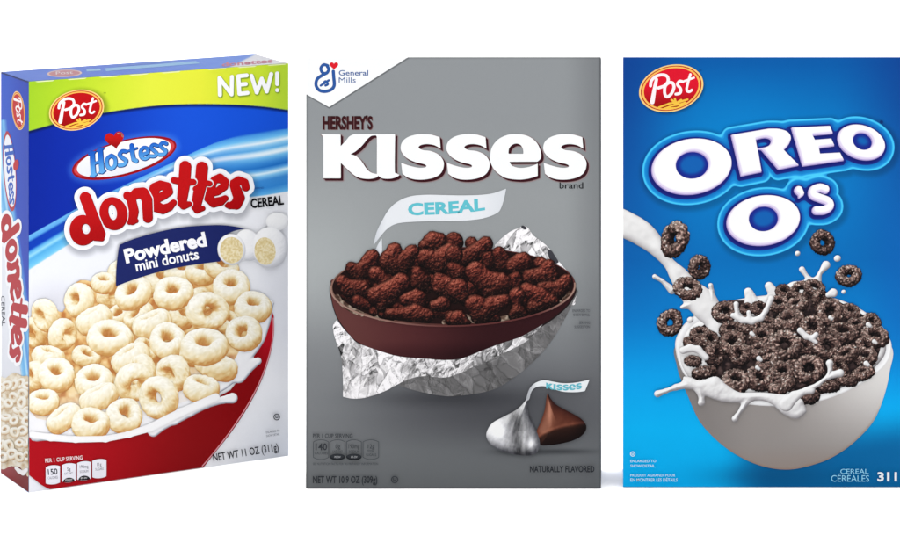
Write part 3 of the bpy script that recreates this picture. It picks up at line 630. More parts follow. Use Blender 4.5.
f = Film(P2).next(); text(f, "General", 338.8, 75.4, 29.4, 5.7, (48, 90, 156), bold=.01); text(f, "Mills", 338.8, 82.6, 17, 5.7, (48, 90, 156)); f.build("lettering", wc)
# ---- lettering
f = Film(P2).next(); text(f, "HERSHEY'S", 323.2, 129.9, 50, 14.4, (128, 96, 96), bold=.045); f.next(); text(f, "HERSHEY'S", 322.6, 129.4, 50, 14.2, BROWN, bold=.045); f.build("maker_lettering")
Za, Zb = Zc(315, 125, 6.43), Zc(450, 125, 6.43); k1 = lambda p: poly(crv(p, True, 6))
LK = k1(Za([(36, 57, 1), (165, 60, 1), (165, 136, 1), (200, 98), (222, 72), (252, 58, 1), (390, 58, 1), (390, 66, 1), (362, 70), (335, 92), (300, 135), (262, 168), (226, 188, 1), (262, 198), (296, 228), (330, 278), (362, 306), (412, 316, 1), (396, 336), (352, 346), (300, 342), (258, 326), (222, 296), (192, 268), (166, 242, 1), (166, 342, 1), (54, 342, 1), (54, 96, 1), (50, 72)]))
LI = k1(Za([(382, 58, 1), (515, 58, 1), (513, 285), (522, 308), (544, 320, 1), (520, 336), (480, 345), (430, 341), (402, 318), (398, 290), (398, 96), (394, 70)]))
sp = [(802, 78, 1), (808, 152, 1), (770, 130), (722, 122), (682, 128), (666, 144), (692, 160), (748, 168), (800, 194), (828, 240), (818, 296), (782, 330), (720, 348), (650, 350), (596, 336), (562, 312, 1), (554, 242, 1), (604, 260), (660, 273), (702, 273), (716, 263), (698, 250), (640, 236), (584, 206), (552, 160), (560, 110), (600, 76), (668, 58), (740, 60)]
LS = [k1([(x + dx, y, *r) for x, y, *r in Za(sp)]) for dx in (0, 45.8, 142.6)]
LE = cut(k1(Zb([(258, 200), (270, 142), (310, 92), (370, 63), (430, 57), (500, 70), (555, 110), (582, 165), (585, 210), (562, 235, 1), (382, 236, 1), (402, 262), (450, 275), (510, 268), (564, 248, 1), (564, 326, 1), (500, 345), (430, 350), (350, 336), (290, 292), (262, 242)])), k1(Zb([(376, 184, 1), (380, 150), (402, 126), (430, 119), (456, 130), (470, 158), (471, 184, 1)])))
LET = [LK, LI] + [LS[0], LS[1], LE, LS[2]]
sh = union(*[grow(u, .25, .55 * j, .55 * j) for u in LET for j in (1, 2.4, 4)])
f = Film(P2).next().sdf(grow(sh, .6, .2, .2), (150, 128, 130), .5); f.next().sdf(sh, (56, 18, 26), .5)
for u in LET: f.next().sdf(u, (251, 252, 253), .45)
f.build("title_lettering")
text(Film(P2).next(), "brand", 559.6, 188.4, 23.6, 6.6, (24, 24, 28), bold=.006).build("small_print")
# ---- paper plume with the word
Zp = Zc(370, 185, 6.43); plume = union(poly(crv(Zp([(22, 388, 1), (40, 310), (72, 240), (120, 160), (180, 105), (260, 72), (360, 62), (480, 64), (600, 66), (720, 62), (800, 50), (876, 22, 1), (862, 90), (842, 150), (820, 178), (760, 205), (680, 222), (560, 230), (420, 231), (280, 236), (180, 246), (120, 274), (74, 322)]), True, 5)), poly(crv(Zp([(76, 340, 1), (78, 420), (70, 480, 1), (30, 430, 1), (50, 385)]), True, 4)))
pl = Film(P2).next().sdf(plume, lambda x, y: mix((232, 235, 240), (206, 210, 217), sst(388, 372, x) + .4 * sst(480, 506, x)), .5).build("paper_plume")
text(Film(P2).next(), "CEREAL", 408.2, 215.6, 77, 13.2, (98, 194, 208), 2.2, bold=.04, warp=lambda x, y: (x, y + 2.2 * ((x - 440) / 40) ** 2 * -.9 * (x > 440) + 0 * y)).build("lettering", pl)
# ---- bowl picture
def foil(base, con, sc, sd, hi=255, lo=30, crease=1.0, ang=20):
    """crumpled foil in print: long shard-like facets that each mirror a different brightness, with thin creases between"""
    def f(X, Y, V):
        wx, wy = X + 1.6 * fbm(X / 7, Y / 7, 0, 2, sd + 40), Y + 1.6 * fbm(X / 7, Y / 7, 0, 2, sd + 60)
        g = np.full(X.shape, float(base))
        for k, (su, sv, w_, da) in enumerate(((1.3, 3.4, .42, 0), (.42, 2.0, .42, 38), (.36, 1.5, .42, -48), (.2, .5, .3, 10))):
            ca, sa = math.cos(math.radians(ang + da)), math.sin(math.radians(ang + da)); u, v = wx * ca + wy * sa, -wx * sa + wy * ca
            f1, f2, c, gr = worley(u / (sc * su) + k * 9.1, v / (sc * sv), sd + 7 * k); e = f2 - f1
            patch = sst(-.25, .3, vn(X / 10, Y / 10, k * 2.2, sd + 20)) if k else 1
            g = g + con * w_ * patch * (np.sign(c) * np.abs(c) ** 1.8 * 1.5 + .8 * gr)
            g = g + crease * con * patch * (.7 * np.exp(-((e - .2) / .1) ** 2) * (c > .1) - .9 * np.exp(-(e / .1) ** 2) * (c < .0)) * .6
        g = np.clip(g, lo, hi); return np.stack([g, g * .99, g * 1.0], -1)
    return f
fo = poly(crv([(494, 246, 1), (503, 237), (512, 230.5), (519, 228), (524, 225.5), (529, 229), (533, 235), (541, 241), (549, 248), (556, 258), (563, 266), (570, 275), (576, 288), (576, 298), (571, 306), (540, 300), (500, 280, 1)], True, 3))
fb = Film(P2).next().sdf(fo, None, .45, shade=foil(224, 100, 7, 5)); fb.next().sdf(poly([(547, 248), (552, 251), (559, 262), (556, 264), (549, 258)]), (62, 62, 68), .4); fb.sdf(ell(524, 227.5, 3, 1.6, -30), (60, 60, 66), .35); foilback = fb
bowlshape = poly(crv([(330.8, 283), (331, 296), (335, 312), (343, 330), (356, 352), (380, 374), (412, 388), (445, 395), (470, 395), (492, 390), (514, 378), (534, 361), (552, 341), (564, 321), (573, 302), (577, 288), (560, 300), (453, 330), (345, 304)], True, 5))
bf = Film(P2).next().sdf(poly(crv([(397, 382), (412, 389.5), (440, 395.5), (462, 395.5), (492, 390), (512, 379), (532, 363), (550, 343), (563, 322), (573, 302), (577.5, 290), (560, 300), (500, 335), (440, 355), (400, 360)], True, 5)), None, .45, shade=foil(108, 18, 9, 31, hi=215, lo=62, crease=1.9, ang=-50))
rimo = ell(453, 286.5, 122.5, 39.5, .8); 
wall = poly(crv([(331, 284), (332, 300), (337, 316), (346, 330), (358, 342), (380, 351.5), (402, 357), (426, 359.5), (446, 360.5), (464, 358), (484, 350.5), (504, 342.5), (522, 336), (538, 327), (556, 315), (570, 301), (575, 287), (560, 280), (453, 300), (345, 280)], True, 5))
bf2 = Film(P2).next().sdf(grow(wall, .8, .3, .8), (30, 20, 22), .5); bf2.next()
bf2.sdf(wall, lambda x, y: mix(mix((98, 56, 54), (80, 38, 40), sst(335, 420, x)), (44, 14, 19), sst(395, 500, x) * .9 + .55 * sst(338, 358, y) * sst(345, 400, x)), .6)
bf2.next().sdf(rimo, lambda x, y: mix((140, 104, 92), (92, 48, 46), sst(345, 480, x)), .5); bf2.next().sdf(ell(453, 285.9, 120.6, 38.0, .8), (30, 12, 12), .5)
foilback.build("foil_wrap"); bf.build("foil_wrap"); bowl2 = bf2.build("brown_bowl")
mz = Film(P2).next().base
for q in ([(337, 296, 2.2), (342, 303, 2.8), (352, 310, 2.6), (362, 314, 2.4)], [(372, 315, 2), (384, 320, 2)], [(444, 322, 2.2), (452, 319, 1.5)], [(466, 317, 3), (476, 321, 3), (484, 321, 2)], [(494, 320, 2.8), (506, 318.5, 3), (518, 316, 2)], [(535, 311, 2), (552, 307, 2.4), (560, 302, 2)], [(564, 299, 2), (569, 293, 2)]): f = Film(P2); f.base = mz; f.sdf(chain(q), lambda x, y: ramp(fbm(x / 3, y / 3, 0, 2, 3), [(-.4, (70, 48, 40)), (.1, (128, 106, 92)), (.4, (176, 158, 142))]), .4).build("milk", bowl2)
flap = poly(crv([(337, 319.5, 1), (343, 328), (351, 336.5), (358, 343), (380, 351), (400, 356.5), (425, 358.5), (445, 360), (463, 358), (482, 350.5), (502, 343), (520, 337), (536, 328.5), (543, 324, 1), (528, 340), (510, 350), (490, 360), (475, 367), (460, 373), (445, 377.5), (425, 376), (412, 378), (400, 383), (385, 391), (366, 397.5), (352, 398.5), (343, 396.5, 1), (343, 380), (341, 356), (335, 338), (333, 326)], True, 4))
def flapshade(X, Y, V):
    a = foil(244, 84, 8, 77, ang=15)(X, Y, V); b = foil(166, 150, 6, 78, ang=25)(X, Y, V); t = np.clip(sst(354, 340, X + .25 * (Y - 360)) + sst(405, 420, X) * .75, 0, 1); return mix(0, 1, 0)[..., None] * 0 + a * (1 - t[..., None]) + b * t[..., None]
Film(P2).next().sdf(flap, None, .4, shade=flapshade).build("foil_flap")
COCOA = [(-.35, (18, 5, 6)), (.15, (42, 14, 13)), (.45, (70, 28, 23)), (.72, (99, 45, 36)), (.95, (134, 76, 62)), (1.15, (186, 134, 114))]
def chunk(pts, seed, dk=0.0, Zf=None):
    q = [(a, b, c * 1.2) for a, b, c in Zf(pts)]; g = chain(q, smooth=2.0) if len(q) > 1 else chain(q); R = max(p[2] for p in q) * 1.05
    def wobble(X, Y): return np.maximum(np.minimum(rimo(X, Y) + 1.2, Y - 287), g(X, Y) + 1.1 * fbm(X / 4.2, Y / 4.2, seed, 3, 11))
    wobble.bb = (g.bb[0] - 1.5, g.bb[1] - 1.5, g.bb[2] + 1.5, g.bb[3] + 1.5)
    pf = puff(R, [(a + dk + .1, c) for a, c in COCOA], L=(-.4, .8, .42), noise=((1.25, .62, seed), (5.0, 1.5, seed + 3)), extra=lambda X, Y: -1.5 * worley(X / 3.4 + seed, Y / 3.4, seed)[0])
    yc = sum(a[1] for a in q) / len(q)
    def sh(X, Y, V):
        c = pf(X, Y, V) * np.clip(1.06 - .03 * (Y - yc), .45, 1.3)[..., None]; n = vn(X / .8, Y / .8, 0, seed + 9); c = c + np.maximum(n - .35, 0)[..., None] * np.array([120, 84, 68]) ; e = sst(-2.6, 0, V)[..., None] * .5; return c * (1 - e)
    Film(P2).next().sdf(wobble, None, .42, shade=sh).build("cereal_piece", bowl2)
zl, zr = Zm(330, 225, 5), Zm(450, 220, 5)
CH = [(zl, [(620, 75, 36)]), (zl, [(470, 105, 26), (520, 85, 46), (555, 70, 26)]), (zr, [(110, 115, 28)]), (zr, [(25, 112, 36)]), (zr, [(178, 118, 32), (130, 160, 34), (70, 192, 34)]), (zr, [(190, 190, 28), (195, 215, 26)]),
      (zr, [(245, 168, 30), (268, 215, 40)]), (zr, [(320, 230, 36), (362, 212, 44)]), (zr, [(452, 216, 28), (470, 235, 26)]), (zl, [(600, 132, 38), (540, 190, 50), (480, 165, 40)]), (zl, [(322, 128, 36), (300, 180, 46), (345, 205, 44), (412, 132, 30)]), (zl, [(108, 215, 27), (150, 238, 36), (212, 158, 32)]),
      (zl, [(450, 275, 46), (435, 235, 26)]), (zl, [(232, 243, 34), (280, 280, 28)]), (zl, [(60, 280, 28), (95, 315, 36), (160, 318, 38)]), (zl, [(625, 240, 34)]), (zr, [(20, 172, 38)]), (zr, [(38, 262, 40), (10, 235, 24)]), (zr, [(400, 285, 34), (470, 275, 36), (490, 235, 32), (510, 290, 30)]),
      (zr, [(110, 340, 32)]), (zr, [(328, 295, 32), (320, 335, 28)]), (zl, [(140, 382, 30), (185, 400, 22)]), (zl, [(430, 372, 46), (378, 372, 28)]), (zl, [(220, 432, 20)]), (zl, [(232, 355, 42), (275, 345, 46), (355, 285, 38), (262, 400, 30)]), (zr, [(130, 258, 46), (180, 305, 46), (250, 322, 50), (195, 355, 34)]),
      (zr, [(582, 300, 28), (545, 345, 36), (460, 335, 24)]), (zl, [(545, 268, 26), (565, 300, 46), (625, 340, 44)]), (zr, [(40, 345, 48), (60, 380, 30)]), (zl, [(560, 395, 36), (525, 402, 26)]), (zr, [(385, 345, 30), (445, 385, 44), (500, 420, 40), (425, 435, 36)]), (zl, [(300, 440, 24), (360, 442, 27), (425, 440, 38), (490, 455, 28)]),
      (zl, [(620, 468, 36)]), (zr, [(40, 490, 36), (78, 512, 22)]), (zr, [(130, 425, 46), (150, 480, 36), (215, 425, 38), (268, 402, 30)]), (zr, [(335, 378, 36), (338, 425, 20), (340, 466, 40)])]
idn = lambda q: q
for i, (x, y, a) in enumerate([(362, 283, 30), (376, 292, 100), (391, 279, -20), (403, 309, 10), (421, 298, 60), (441, 313, 0), (430, 283, 120), (470, 303, 20), (505, 288, 80), (522, 302, -30), (545, 291, 40), (455, 262, 10), (350, 297, 20), (480, 262, 70), (412, 262, 30), (540, 270, 100), (388, 314, 0), (490, 318, 15)]):
    dx, dy = 4.5 * math.cos(math.radians(a)), 4.5 * math.sin(math.radians(a)); chunk([(x - dx, y - dy, 4.6), (x, y, 4), (x + dx, y + dy, 5.4)], 60 + i, .2, idn)
for i, (zf, p) in enumerate(CH): chunk(p, i + 1, .12 if i in (3, 5, 6, 12, 15, 17, 19, 20, 21, 23) else 0, zf)
rimf = [(p[0], p[1]) for p in [(453 + 122 * math.cos(t), 286.5 + 39.2 * math.sin(t) - 1.7 * math.cos(t)) for t in np.linspace(math.pi * 1.02, -.05, 40)]]
Film(P2).next().sdf(chain(rimf, .8), lambda x, y: mix((160, 128, 116), (92, 48, 47), sst(345, 470, x) * sst(575, 530, x) ), .35).build("bowl_rim", bowl2)
# ---- foil-wrapped drop and bare drop
Zk = Zc(478, 370, 6.108); drop = poly(crv(Zk([(428, 140), (444, 172), (482, 212), (560, 255), (630, 296), (662, 342), (648, 384), (600, 420), (520, 445), (430, 458), (385, 456), (368, 425), (358, 375), (385, 310), (408, 240), (418, 170)]), True, 5))
pd = puff(16, [(-.2, (34, 10, 10)), (.35, (60, 26, 20)), (.65, (88, 44, 32)), (.9, (120, 70, 53)), (1.05, (160, 108, 88))], L=(-.55, .35, .75), noise=((9, .3, 3),))
basec = poly(crv(Zk([(330, 480, 1), (352, 440), (378, 408), (440, 372), (540, 342), (640, 328), (700, 330, 1), (700, 500, 1)]), True, 4))
def choc(X, Y, V):
    d = basec(X, Y); c = pd(X, Y, V); c = c * (1 - .52 * sst(1.6, -2.2, d))[..., None] + (np.exp(-((d - 1.6) / 1.5) ** 2) * 20)[..., None] * np.array([1, .75, .6])
    return c + (np.exp(-((X - 549.5 - (Y - 400) * .02) / 2.2) ** 2) * sst(396, 404, Y) * sst(436, 412, Y) * 46)[..., None] * np.array([1, .82, .7])
Film(P2).next().sdf(drop, None, .4, shade=choc).build("chocolate_drop")
sil = poly(crv(Zk([(305, 150), (290, 185), (242, 235), (170, 276), (90, 320), (56, 370), (53, 412), (82, 456), (150, 494), (230, 514), (310, 520), (356, 504), (378, 455), (366, 392), (334, 322), (308, 260), (302, 200), (312, 165)]), True, 5))
def silver(X, Y, V):
    th = np.arctan2(X - 528, Y - 385); r = np.hypot(X - 528, Y - 385); st = fbm(th * 14, r / 16, 0, 3, 51) * 1.4 + worley(th * 7, r / 11, 5)[2] * .35; c = puff(9, [(0, (84, 84, 90)), (.4, (140, 140, 145)), (.7, (196, 196, 200)), (1, (240, 240, 242))], L=(-.5, .5, .7))(X, Y, V)
    k = np.exp(-((X - 519 - (Y - 430) * .1) / 9) ** 2) * sst(398, 420, Y); c = c * (1 - .38 * k[..., None]) + (st * (16 + 34 * k) + 14 * fbm(X / 1.6, Y / 2.4, 0, 2, 77))[..., None]
    for hx, hy, hr in ((499, 431, 7), (531, 443, 5)): c = c + (np.exp(-((X - hx) ** 2 + (Y - hy) ** 2) / hr ** 2) * 90)[..., None]
    return np.clip(c, 40, 252)
kd = Film(P2).next().sdf(sil, None, .35, shade=silver).build("foil_drop")
tag_ = poly(crv(Zk([(296, 176), (312, 118), (345, 80), (400, 60), (455, 68), (520, 78), (600, 74), (682, 56, 1), (654, 126, 1), (600, 133), (520, 130), (450, 110), (400, 96), (352, 104), (326, 132), (312, 178)]), True, 5))
tg = Film(P2).next().sdf(tag_, lambda x, y: mix((236, 240, 243), (176, 178, 184), sst(538, 527, x)), .35).build("paper_plume", kd)
invk = lambda X, Y: (318 + (X - 545.4) / 36.4 * 268, 157 + (Y - (387.2 - 2.4 * ((X - 565) / 20) ** 2 - (X - 565) * .01)) * 7.6 ); invk.bb = (544, 380, 584, 394)
Film(P2).next().sdf(warp(union(*LET), invk, .15), (100, 186, 202), .25).build("lettering", tg)
# ---- facts and small print
DK = (58, 61, 66); f = Film(P2).next(); Zf2 = lambda x, y: (300 + x / 5.5, 400 + y / 5.5)
for xa, xb in ((73, 160), (164, 250), (255, 340), (346, 435)):
    a, b = Zf2(xa, 215), Zf2(xb, 326); o = rrect(a[0], a[1], b[0], b[1], 2.2); f.sdf(cut(o, grow(o, -.55)), (70, 73, 78), .22)
for xa, xb in ((164, 250), (255, 340)):
    a, b = Zf2(xa, 292), Zf2(xb, 330); f.sdf(ell((a[0] + b[0]) / 2, (a[1] + b[1]) / 2, (b[0] - a[0]) / 2, 3.2), (50, 53, 58), .25)
fp = f.build("facts_panel"); f = Film(P2).next(); tx = lambda s, x, y, w_, h, c=DK, b=0: text(f, s, *Zf2(x, y), w_ / 5.5, h / 5.5, c, 0, bold=b)
tx("PER 1 CUP SERVING", 72, 206, 218, 24, b=.01); tx("140", 86, 274, 64, 40, b=.02); tx("CALORIES", 82, 297, 72, 15); tx("0g", 196, 264, 26, 24); tx("SAT FAT", 180, 288, 56, 14); tx("190mg", 268, 264, 60, 24); tx("SODIUM", 270, 288, 58, 14); tx("12g", 374, 264, 36, 24); tx("TOTAL", 370, 284, 40, 13); tx("SUGARS", 364, 306, 56, 14)
tx("0% DV", 190, 316, 34, 11, (190, 192, 196)); tx("8% DV", 282, 316, 34, 11, (190, 192, 196)); tx("SEE NUTRITION FACTS FOR \"AS PREPARED\" INFORMATION", 72, 355, 358, 13, (66, 69, 74)); f.build("lettering", fp)
text(Film(P2).next(), "NET WT 10.9 OZ (309g)", 313.1, 482.8, 64.4, 7.6, (50, 53, 58), bold=.022).build("weight_lettering"); kosher(P2, 394.8, 479.2, 3.7, (66, 69, 74))
text(Film(P2).next(), "NATURALLY FLAVORED", 530, 471.8, 64.4, 6.7, (40, 42, 48), bold=.016).build("flavour_lettering")
f = Film(P2).next(); [text(f, s, x, y, wd, 2.7, (78, 81, 86), bold=.01) for s, x, y, wd in (("ENLARGED TO", 572.6, 311.6, 17.4), ("SHOW DETAIL", 573.4, 315.8, 16.4), ("SERVING", 579, 323.6, 11), ("SUGGESTION", 574.4, 327.8, 15.4))]; f.build("small_print")
# ================================================================== box 3: blue, running out of the picture at the right
box3, P3, Wm, Hm = front_box("bright blue box with white bowl of dark rings and splashing milk on its front", 623, 487.5, 295, 430.5, card_mat("cyan_printed_card", (20, 110, 190)))
cxp = 775.0
def ground3(x, y):
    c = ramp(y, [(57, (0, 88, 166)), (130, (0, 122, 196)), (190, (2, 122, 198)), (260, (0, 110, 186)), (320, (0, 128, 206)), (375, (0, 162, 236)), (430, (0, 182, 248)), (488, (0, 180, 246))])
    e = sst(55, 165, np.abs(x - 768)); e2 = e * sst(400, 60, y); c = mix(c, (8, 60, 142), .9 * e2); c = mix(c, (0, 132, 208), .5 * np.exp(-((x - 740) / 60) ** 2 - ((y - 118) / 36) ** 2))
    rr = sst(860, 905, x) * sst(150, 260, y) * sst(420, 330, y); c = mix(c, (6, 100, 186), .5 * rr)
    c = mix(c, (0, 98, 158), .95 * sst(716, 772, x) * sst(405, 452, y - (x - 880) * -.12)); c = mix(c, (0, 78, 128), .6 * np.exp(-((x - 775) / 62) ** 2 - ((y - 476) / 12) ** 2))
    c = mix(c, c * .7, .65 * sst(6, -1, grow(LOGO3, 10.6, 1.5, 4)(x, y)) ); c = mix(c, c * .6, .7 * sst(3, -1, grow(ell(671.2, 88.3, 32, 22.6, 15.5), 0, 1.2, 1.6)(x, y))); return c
O1 = cut(ell(691.8, 166.2, 40.2, 27.6, 9), ell(692.2, 164.8, 16.4, 13.6, 8)); k2 = lambda z, p: poly(crv(z(p), True, 5))
ZR, ZE, ZO = Zc(640, 110, 5.5), Zc(760, 110, 5.5), Zc(705, 175, 6)
RR = cut(poly(crv([(731.2, 134.6, 1), (768, 128.4, 1), (779, 128.6), (787.6, 131.6), (791, 137.6), (788.5, 144.6), (783.8, 149.6, 1), (799, 165, 1), (778.4, 169.2, 1), (761.6, 149.6, 1), (757.8, 148.8, 1), (761.8, 171.6, 1), (741, 175.8, 1)], True, 5)), poly(crv([(755.8, 139.4, 1), (765, 137.4), (771, 139.6), (769.6, 144.6), (764, 147.2), (757.4, 147.8, 1)], True, 4)))
EE = poly([(p[0], p[1]) for p in ZE([(172, 95), (385, 85), (402, 128), (290, 138), (302, 162), (392, 155), (410, 195), (325, 208), (330, 238), (440, 232), (462, 275), (235, 307)])])
O2 = cut(ell(861.4, 141.9, 24.4, 16.8, -19), ell(862.6, 141.0, 9.9, 8.3, -25)); O3 = cut(ell(763.5, 220, 36.8, 24.9, 8), ell(763.7, 218.4, 14.8, 12.5, 10))
AP = chain([(798.6, 190, 4.3), (800.8, 193, 3.4), (799.4, 196.6, 1.2)]); SS = chain(ZO(crv([(722, 84), (690, 74), (650, 88), (648, 118), (690, 136), (738, 156), (748, 186), (715, 208), (668, 210)], False, 4)), 25 / 6.)
LOGO3 = union(O1, RR, EE, O2, O3, AP, SS); FILL3 = union(ell(691.8, 166.2, 40.2, 27.6, 9), RR, EE, ell(861.4, 141.9, 24.4, 16.8, -19), ell(763.5, 220, 36.8, 24.9, 8), AP, SS, k=5)
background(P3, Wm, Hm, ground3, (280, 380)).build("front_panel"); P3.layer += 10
badge_art(P3, 671.2, 88.2, 1.17, red=(222, 18, 44))
text(Film(P3).next(), "TM", 699, 71, 2.6, 1.5, (10, 40, 90)).build("small_print")
out = grow(FILL3, 9.6, -.2, 1.6); mid = grow(FILL3, 6.6, -.2, 1.2)
f = Film(P3).next().sdf(out, lambda x, y: mix((30, 150, 224), (74, 206, 250), np.clip(sst(-2.6, -1.3, out(x, y)) * sst(0, -1.0, out(x, y)), 0, 1)), .5)
f.next().sdf(mid, lambda x, y: mix((20, 134, 208), (8, 92, 176), sst(-.5, -4.5, mid(x, y))), .5)
nav = union(*[grow(u, g, dx, dy) for u in (FILL3,) for g, dx, dy in ((2.6, -.9, 1.2), (2.2, -1.4, 3.0))]); f.next().sdf(nav, lambda x, y: mix((22, 40, 132), (20, 26, 110), sst(0, -3, nav(x, y))), .5)
hol = union(ell(692.2, 164.8, 16.8, 14, 8), ell(763.7, 218.4, 15, 12.8, 10), ell(862.6, 141.0, 10, 8.6, -25)); f.next().sdf(hol, lambda x, y: mix((24, 40, 140), (14, 96, 178), sst(-2, -7.5, hol(x, y) - .25 * (x - 690) * 0)), .4); f.build("lettering_outline")
f = Film(P3).next()
for u in (O1, RR, EE, O2, O3, AP, SS): f.next().sdf(grow(u, .1, -.5, .7), (176, 158, 214), .4); f.next().sdf(grow(u, -.25, .1, -.1), lambda x, y, u=u: mix((224, 212, 240), (252, 252, 254), sst(-.3, -2.2, u(x - .8, y + 1.0))), .4)
f.build("title_lettering"); Film(P3).next().sdf(ell(881.4, 122, 1.7, 1.7), (8, 50, 110), .3).build("registered_mark")
# ---- bowl
rim = ell(783, 349.5, 108, 58, 1.5); rim.bb = (670, 288, 895, 412)
bsh = poly(crv([(675.4, 346), (677, 366), (681.5, 381), (688, 396), (699, 420), (715, 438.5), (736, 454.5), (762, 466), (790, 469.4), (820, 462.5), (841, 452), (858.5, 438), (874, 420), (884, 396), (889.5, 372), (891.2, 346), (860, 330), (700, 330)], True, 6))
bw = Film(P3).next().sdf(bsh, lambda x, y: mix(mix(mix((132, 126, 124), (150, 144, 141), sst(690, 760, x)), (222, 219, 217), sst(760, 885, x) * sst(470, 370, y)), (150, 128, 116), .55 * sst(-3.2, -.3, bsh(x, y)) * sst(395, 430, y) + .35 * sst(440, 469, y)), .7)
bowl3 = bw.build("white_bowl")
topm = poly(crv([(675.2, 347), (680, 330), (692, 317), (712, 306), (745, 298), (785, 294), (825, 296), (855, 306), (878, 322), (889.5, 338), (891.3, 350), (886, 364), (870, 378), (845, 392), (815, 402), (780, 406), (740, 403), (705, 392), (684, 374)], True, 6))
Film(P3).next().sdf(topm, lambda x, y: mix(mix((216, 214, 216), (248, 248, 249), sst(-.2, -1.6, topm(x, y))), (196, 194, 198), .7 * sst(-2, -9, topm(x, y))), .6).build("bowl_rim", bowl3)
MILK3 = [(-.3, (132, 128, 130)), (.15, (178, 175, 177)), (.45, (212, 210, 211)), (.7, (236, 235, 235)), (.95, (250, 250, 250))]
def milk(fn, R=4, noise=((11, .5, 3),), res=.45, name="milk", L=(-.45, .6, .66)): return Film(P3).next().sdf(fn, None, res, shade=puff(R, MILK3, noise=noise, L=L)).build(name, bowl3)
inner = poly(crv([(680, 350), (688, 330), (705, 318), (740, 304), (790, 298), (840, 306), (872, 322), (886, 345), (878, 364), (850, 384), (815, 396), (780, 400), (735, 396), (700, 386), (684, 370)], True, 5)); milk(inner, 6, ((14, 1.6, 3), (5, .5, 8)), .7)
darkheap = poly(crv([(690, 342), (702, 326), (716, 318), (724, 302), (745, 300), (770, 296), (784, 285), (812, 281), (826, 294), (842, 303), (862, 314), (878, 330), (881, 344), (874, 364), (858, 377), (838, 387), (808, 398), (786, 391), (760, 388), (735, 389), (712, 375), (703, 352)], True, 5))
Film(P3).next().sdf(darkheap, lambda x, y: ramp(fbm(x / 4, y / 4, 0, 3, 8), [(-.4, (24, 18, 20)), (.1, (48, 36, 36)), (.5, (84, 66, 64))]), .6).build("cereal_heap", bowl3)
back = union(chain([(728, 322, 8), (745, 313, 7), (762, 306, 7), (778, 297, 7), (795, 290, 8), (815, 284, 6)], smooth=3), chain([(750, 306, 6), (749, 293, 3.6)], smooth=1), chain([(756, 302, 4), (752.5, 295, 2.2), (748, 291.6, 3.8)], smooth=1), chain([(776, 296, 6), (769, 286, 4.2)], smooth=1), chain([(812, 284, 5), (806, 275, 1.9), (802, 269.4, 3)], smooth=1), chain([(816, 284, 5), (820, 273, 1.9), (826, 265, 4.2)], smooth=1), k=3)
milk(back, 4)
# milk poured from the left
stream = union(poly(crv([(616, 208), (636, 215), (652, 226), (664, 242), (672, 258), (685, 269), (695, 280), (708, 289), (719, 302), (724, 318), (724, 336), (715, 342), (706, 326), (697, 318), (685, 304), (676, 290), (670, 278), (664, 266), (650, 253), (634, 243), (616, 232)], True, 5)), chain([(672, 290, 4), (662, 280.5, 1.6), (654.6, 276.4, 2.3)], smooth=2), chain([(712, 300, 5), (712, 291, 1.7), (710.6, 285.4, 2.5)], smooth=2), chain([(690, 304, 5), (682, 307, 1.8)], smooth=2), k=2)
OREO_ = [(-.6, (6, 3, 4)), (-.15, (18, 11, 12)), (.2, (40, 27, 26)), (.5, (72, 52, 48)), (.75, (112, 90, 83)), (1.0, (176, 156, 147))]
def sugar(col, q, seed):
    n = vn(q[..., 0] * 1.6, q[..., 1] * 1.6, q[..., 2] * 1.6 + seed, 3); m = vn(q[..., 0] * 1.5 + 9, q[..., 1] * 1.5, q[..., 2] * 1.5 + seed, 5)
    return np.clip(col * (1 + .6 * n)[..., None] + (np.maximum(m - .25, 0) * 210 * np.clip(col[..., 0] / 70, .1, 1.4))[..., None] * np.array([1, .88, .83]), 4, 235)
def oreo(x, y, a, t, p, i, dk=0, nm="cereal_ring"): ring(Film(P3), x, y, a, t + 5, p, .36, OREO_, .15, .13, i, dk, sugar, (84, 40), L=(-.3, .82, .48), tall=1.12, rim=.8).build(nm, bowl3)
oreo(699.4, 267.6, 13, 40, -10, 3, .0)
milk(stream, 8, ((22, 2.0, 3),))
oreo(674.6, 239.6, 17, 38, 160, 1, -.02); oreo(687.6, 288.6, 13.6, 34, 80, 2, -.05); oreo(670.4, 322.6, 13.4, 18, 60, 4); oreo(822.2, 242.6, 13, 25, 20, 5, .08); oreo(848.6, 275.6, 13, 36, 95, 6)
